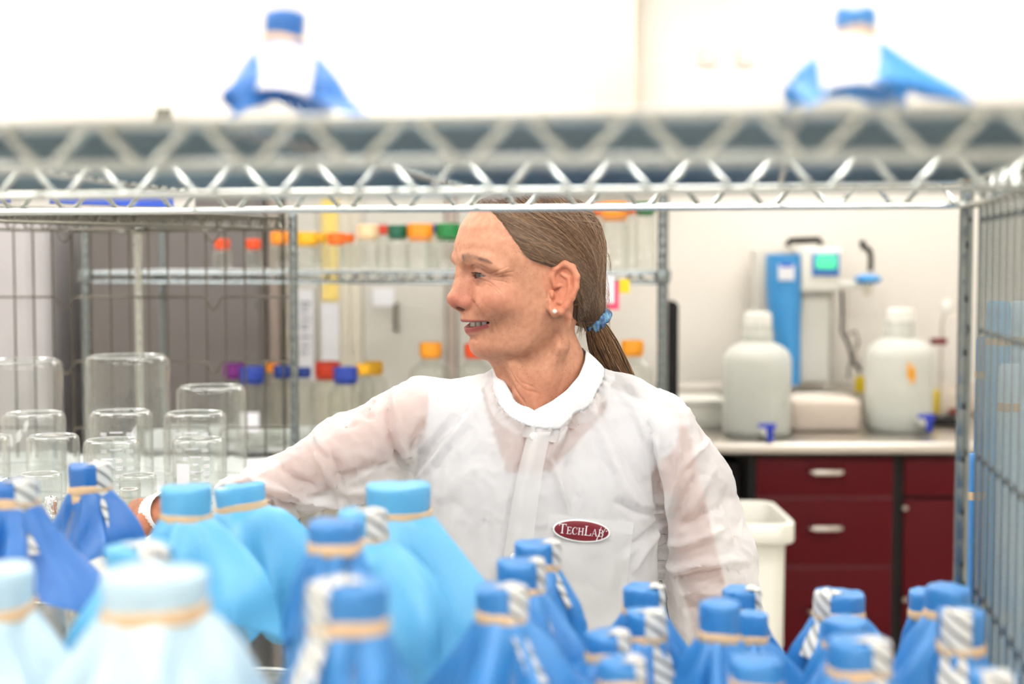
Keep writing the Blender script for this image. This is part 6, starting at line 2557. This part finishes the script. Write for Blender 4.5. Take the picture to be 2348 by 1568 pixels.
def glyph(ch, x, h):
    """serif capitals: polygons and advance width, for cap height h"""
    t, th_, s_ = .13 * h, .055 * h, .09 * h
    P_ = []
    if ch == 'T':
        w = .78 * h
        P_ = [rect(x, h - th_ * 1.3, x + w, h), [(x, h), (x + th_ * 1.3, h), (x + th_ * .5, h - .24 * h), (x, h - .24 * h)], [(x + w, h), (x + w, h - .24 * h), (x + w - th_ * .5, h - .24 * h), (x + w - th_ * 1.3, h)],
              rect(x + w / 2 - t / 2, 0, x + w / 2 + t / 2, h), rect(x + w / 2 - t / 2 - s_, 0, x + w / 2 + t / 2 + s_, th_)]
    elif ch == 'E':
        w = .66 * h
        P_ = [rect(x + s_, 0, x + s_ + t, h), rect(x, 0, x + w, th_ * 1.2), rect(x, h - th_ * 1.2, x + w * .95, h), rect(x + s_, .48 * h, x + w * .72, .48 * h + th_ * 1.2),
              [(x + w, 0), (x + w + .03 * h, .24 * h), (x + w - .03 * h, .24 * h), (x + w - .09 * h, 0)], [(x + w * .95, h), (x + w * .95 - .08 * h, h), (x + w * .95 - .03 * h, h - .22 * h), (x + w * .95, h - .22 * h)], rect(x + w * .72 - .04 * h, .38 * h, x + w * .72, .66 * h)]
    elif ch == 'C':
        w = .74 * h
        P_ = arc_strip(x + w * .52, h / 2, w * .52, h * .52, 42, 318, .05 * h, .16 * h, 22) + [rect(x + w * .88, h * .68, x + w * .94, h * .98), [(x + w * .90, .16 * h), (x + w * .97, .24 * h), (x + w * .93, .28 * h), (x + w * .86, .18 * h)]]
    elif ch == 'H':
        w = .82 * h
        P_ = [rect(x + s_, 0, x + s_ + t, h), rect(x + w - s_ - t, 0, x + w - s_, h), rect(x + s_, .47 * h, x + w - s_, .47 * h + th_ * 1.2)]
        for xx in (x + s_ + t / 2, x + w - s_ - t / 2):
            P_ += [rect(xx - t / 2 - s_, 0, xx + t / 2 + s_, th_), rect(xx - t / 2 - s_, h - th_, xx + t / 2 + s_, h)]
    elif ch == 'L':
        w = .68 * h
        P_ = [rect(x + s_, 0, x + s_ + t, h), rect(x, 0, x + w, th_ * 1.2), rect(x, h - th_, x + t + 2 * s_, h), [(x + w, 0), (x + w + .04 * h, .27 * h), (x + w - .02 * h, .27 * h), (x + w - .12 * h, 0)]]
    elif ch == 'A':
        w = .86 * h
        P_ = [[(x + w * .44, h), (x + w * .54, h), (x + w * .92, 0), (x + w * .92 - t * 1.25, 0)], [(x + w * .44, h), (x + w * .49, h * .95), (x + w * .15, 0), (x + w * .09, 0)], rect(x + w * .24, .3 * h, x + w * .74, .3 * h + th_),
              rect(x - .01 * h, 0, x + w * .25, th_), rect(x + w * .70, 0, x + w * 1.02, th_)]
    elif ch == 'B':
        w = .72 * h
        P_ = [rect(x + s_, 0, x + s_ + t, h), rect(x, 0, x + w * .5, th_), rect(x, h - th_, x + w * .5, h), rect(x + s_, .5 * h, x + w * .5, .5 * h + th_)]
        P_ += arc_strip(x + w * .45, .765 * h, w * .46, .235 * h, -90, 90, .05 * h, .13 * h, 12) + arc_strip(x + w * .45, .275 * h, w * .55, .275 * h, -90, 90, .05 * h, .14 * h, 12)
    return P_, x + w


letters, x = [], 0.0
for ch, h in (('T', 17.5), ('E', 13), ('C', 13), ('H', 13), ('L', 17.5), ('A', 13), ('B', 13)):
    pl_, x = glyph(ch, x, h)
    letters.append((ch, pl_))
    x += 1.3
wid = x - 1.3
sc = 100.0 / wid
f_obj = oval('field', 60.5, 21.3, .9, .8, 'badge_red', bd_)
for ch, pl_ in letters:
    store = []
    g = MB()
    for poly_ in pl_:
        vs3 = to_world(np.array([bpt((px_ - wid / 2) * sc - 1, (py_ - 7.4) * sc, 1.7) for px_, py_ in poly_]))
        g.add([tuple(q) for q in vs3], [tuple(range(len(poly_)))])
    g.build('letter', 'badge_white', bd_, smooth=False)
g = MB()
for poly_ in [rect(54.3, 3.2, 56.2, 5.6)] + [[(33, -21), (35.5, -20), (40, -4), (43, 12), (42, 12.5), (38.5, -4)], [(45, -18.5), (46.2, -18.5), (48.8, 0), (53, 11), (52, 11.5), (47.6, 0)]]:
    vs3 = to_world(np.array([bpt(px_, py_, 1.75) for px_, py_ in poly_]))
    g.add([tuple(q) for q in vs3], [tuple(range(len(poly_)))])
g.build('scratch_mark', 'badge_white', bd_, smooth=False)

# ---- trousers and shoes, below the picture
T_ = Field((-300, -260, -2700), (300, 260, -1480), 12.0)
for sg in (-1, 1):
    T_.chain([(sg * 95 - 10, -20, -1490), (sg * 92 - 10, -10, -2050), (sg * 95 - 10, -25, -2640)], [140, 95, 70], 20)
tv_, tf_ = T_.mesh()
quad_object('trousers', tv_, tf_, M['trousers'], person)
for sg in (-1, 1):
    S2 = Field((sg * 95 - 100, -120, -2700), (sg * 95 + 80, 240, -2560), 6.0)
    S2.chain([(sg * 95 - 10, -50, -2634), (sg * 95 - 10, 40, -2634), (sg * 95 - 10, 150, -2644)], [40, 46, 36], 10)
    S2.op(lambda x, n, z: (z + 2672).astype(F32) + 0 * x + 0 * n, k=0, mode='sub') if False else None
    v2_, f2_ = S2.mesh()
    v2_[:, 2] = np.maximum(v2_[:, 2], -2671.5)
    quad_object('shoe', v2_, f2_, M['shoe'], person)
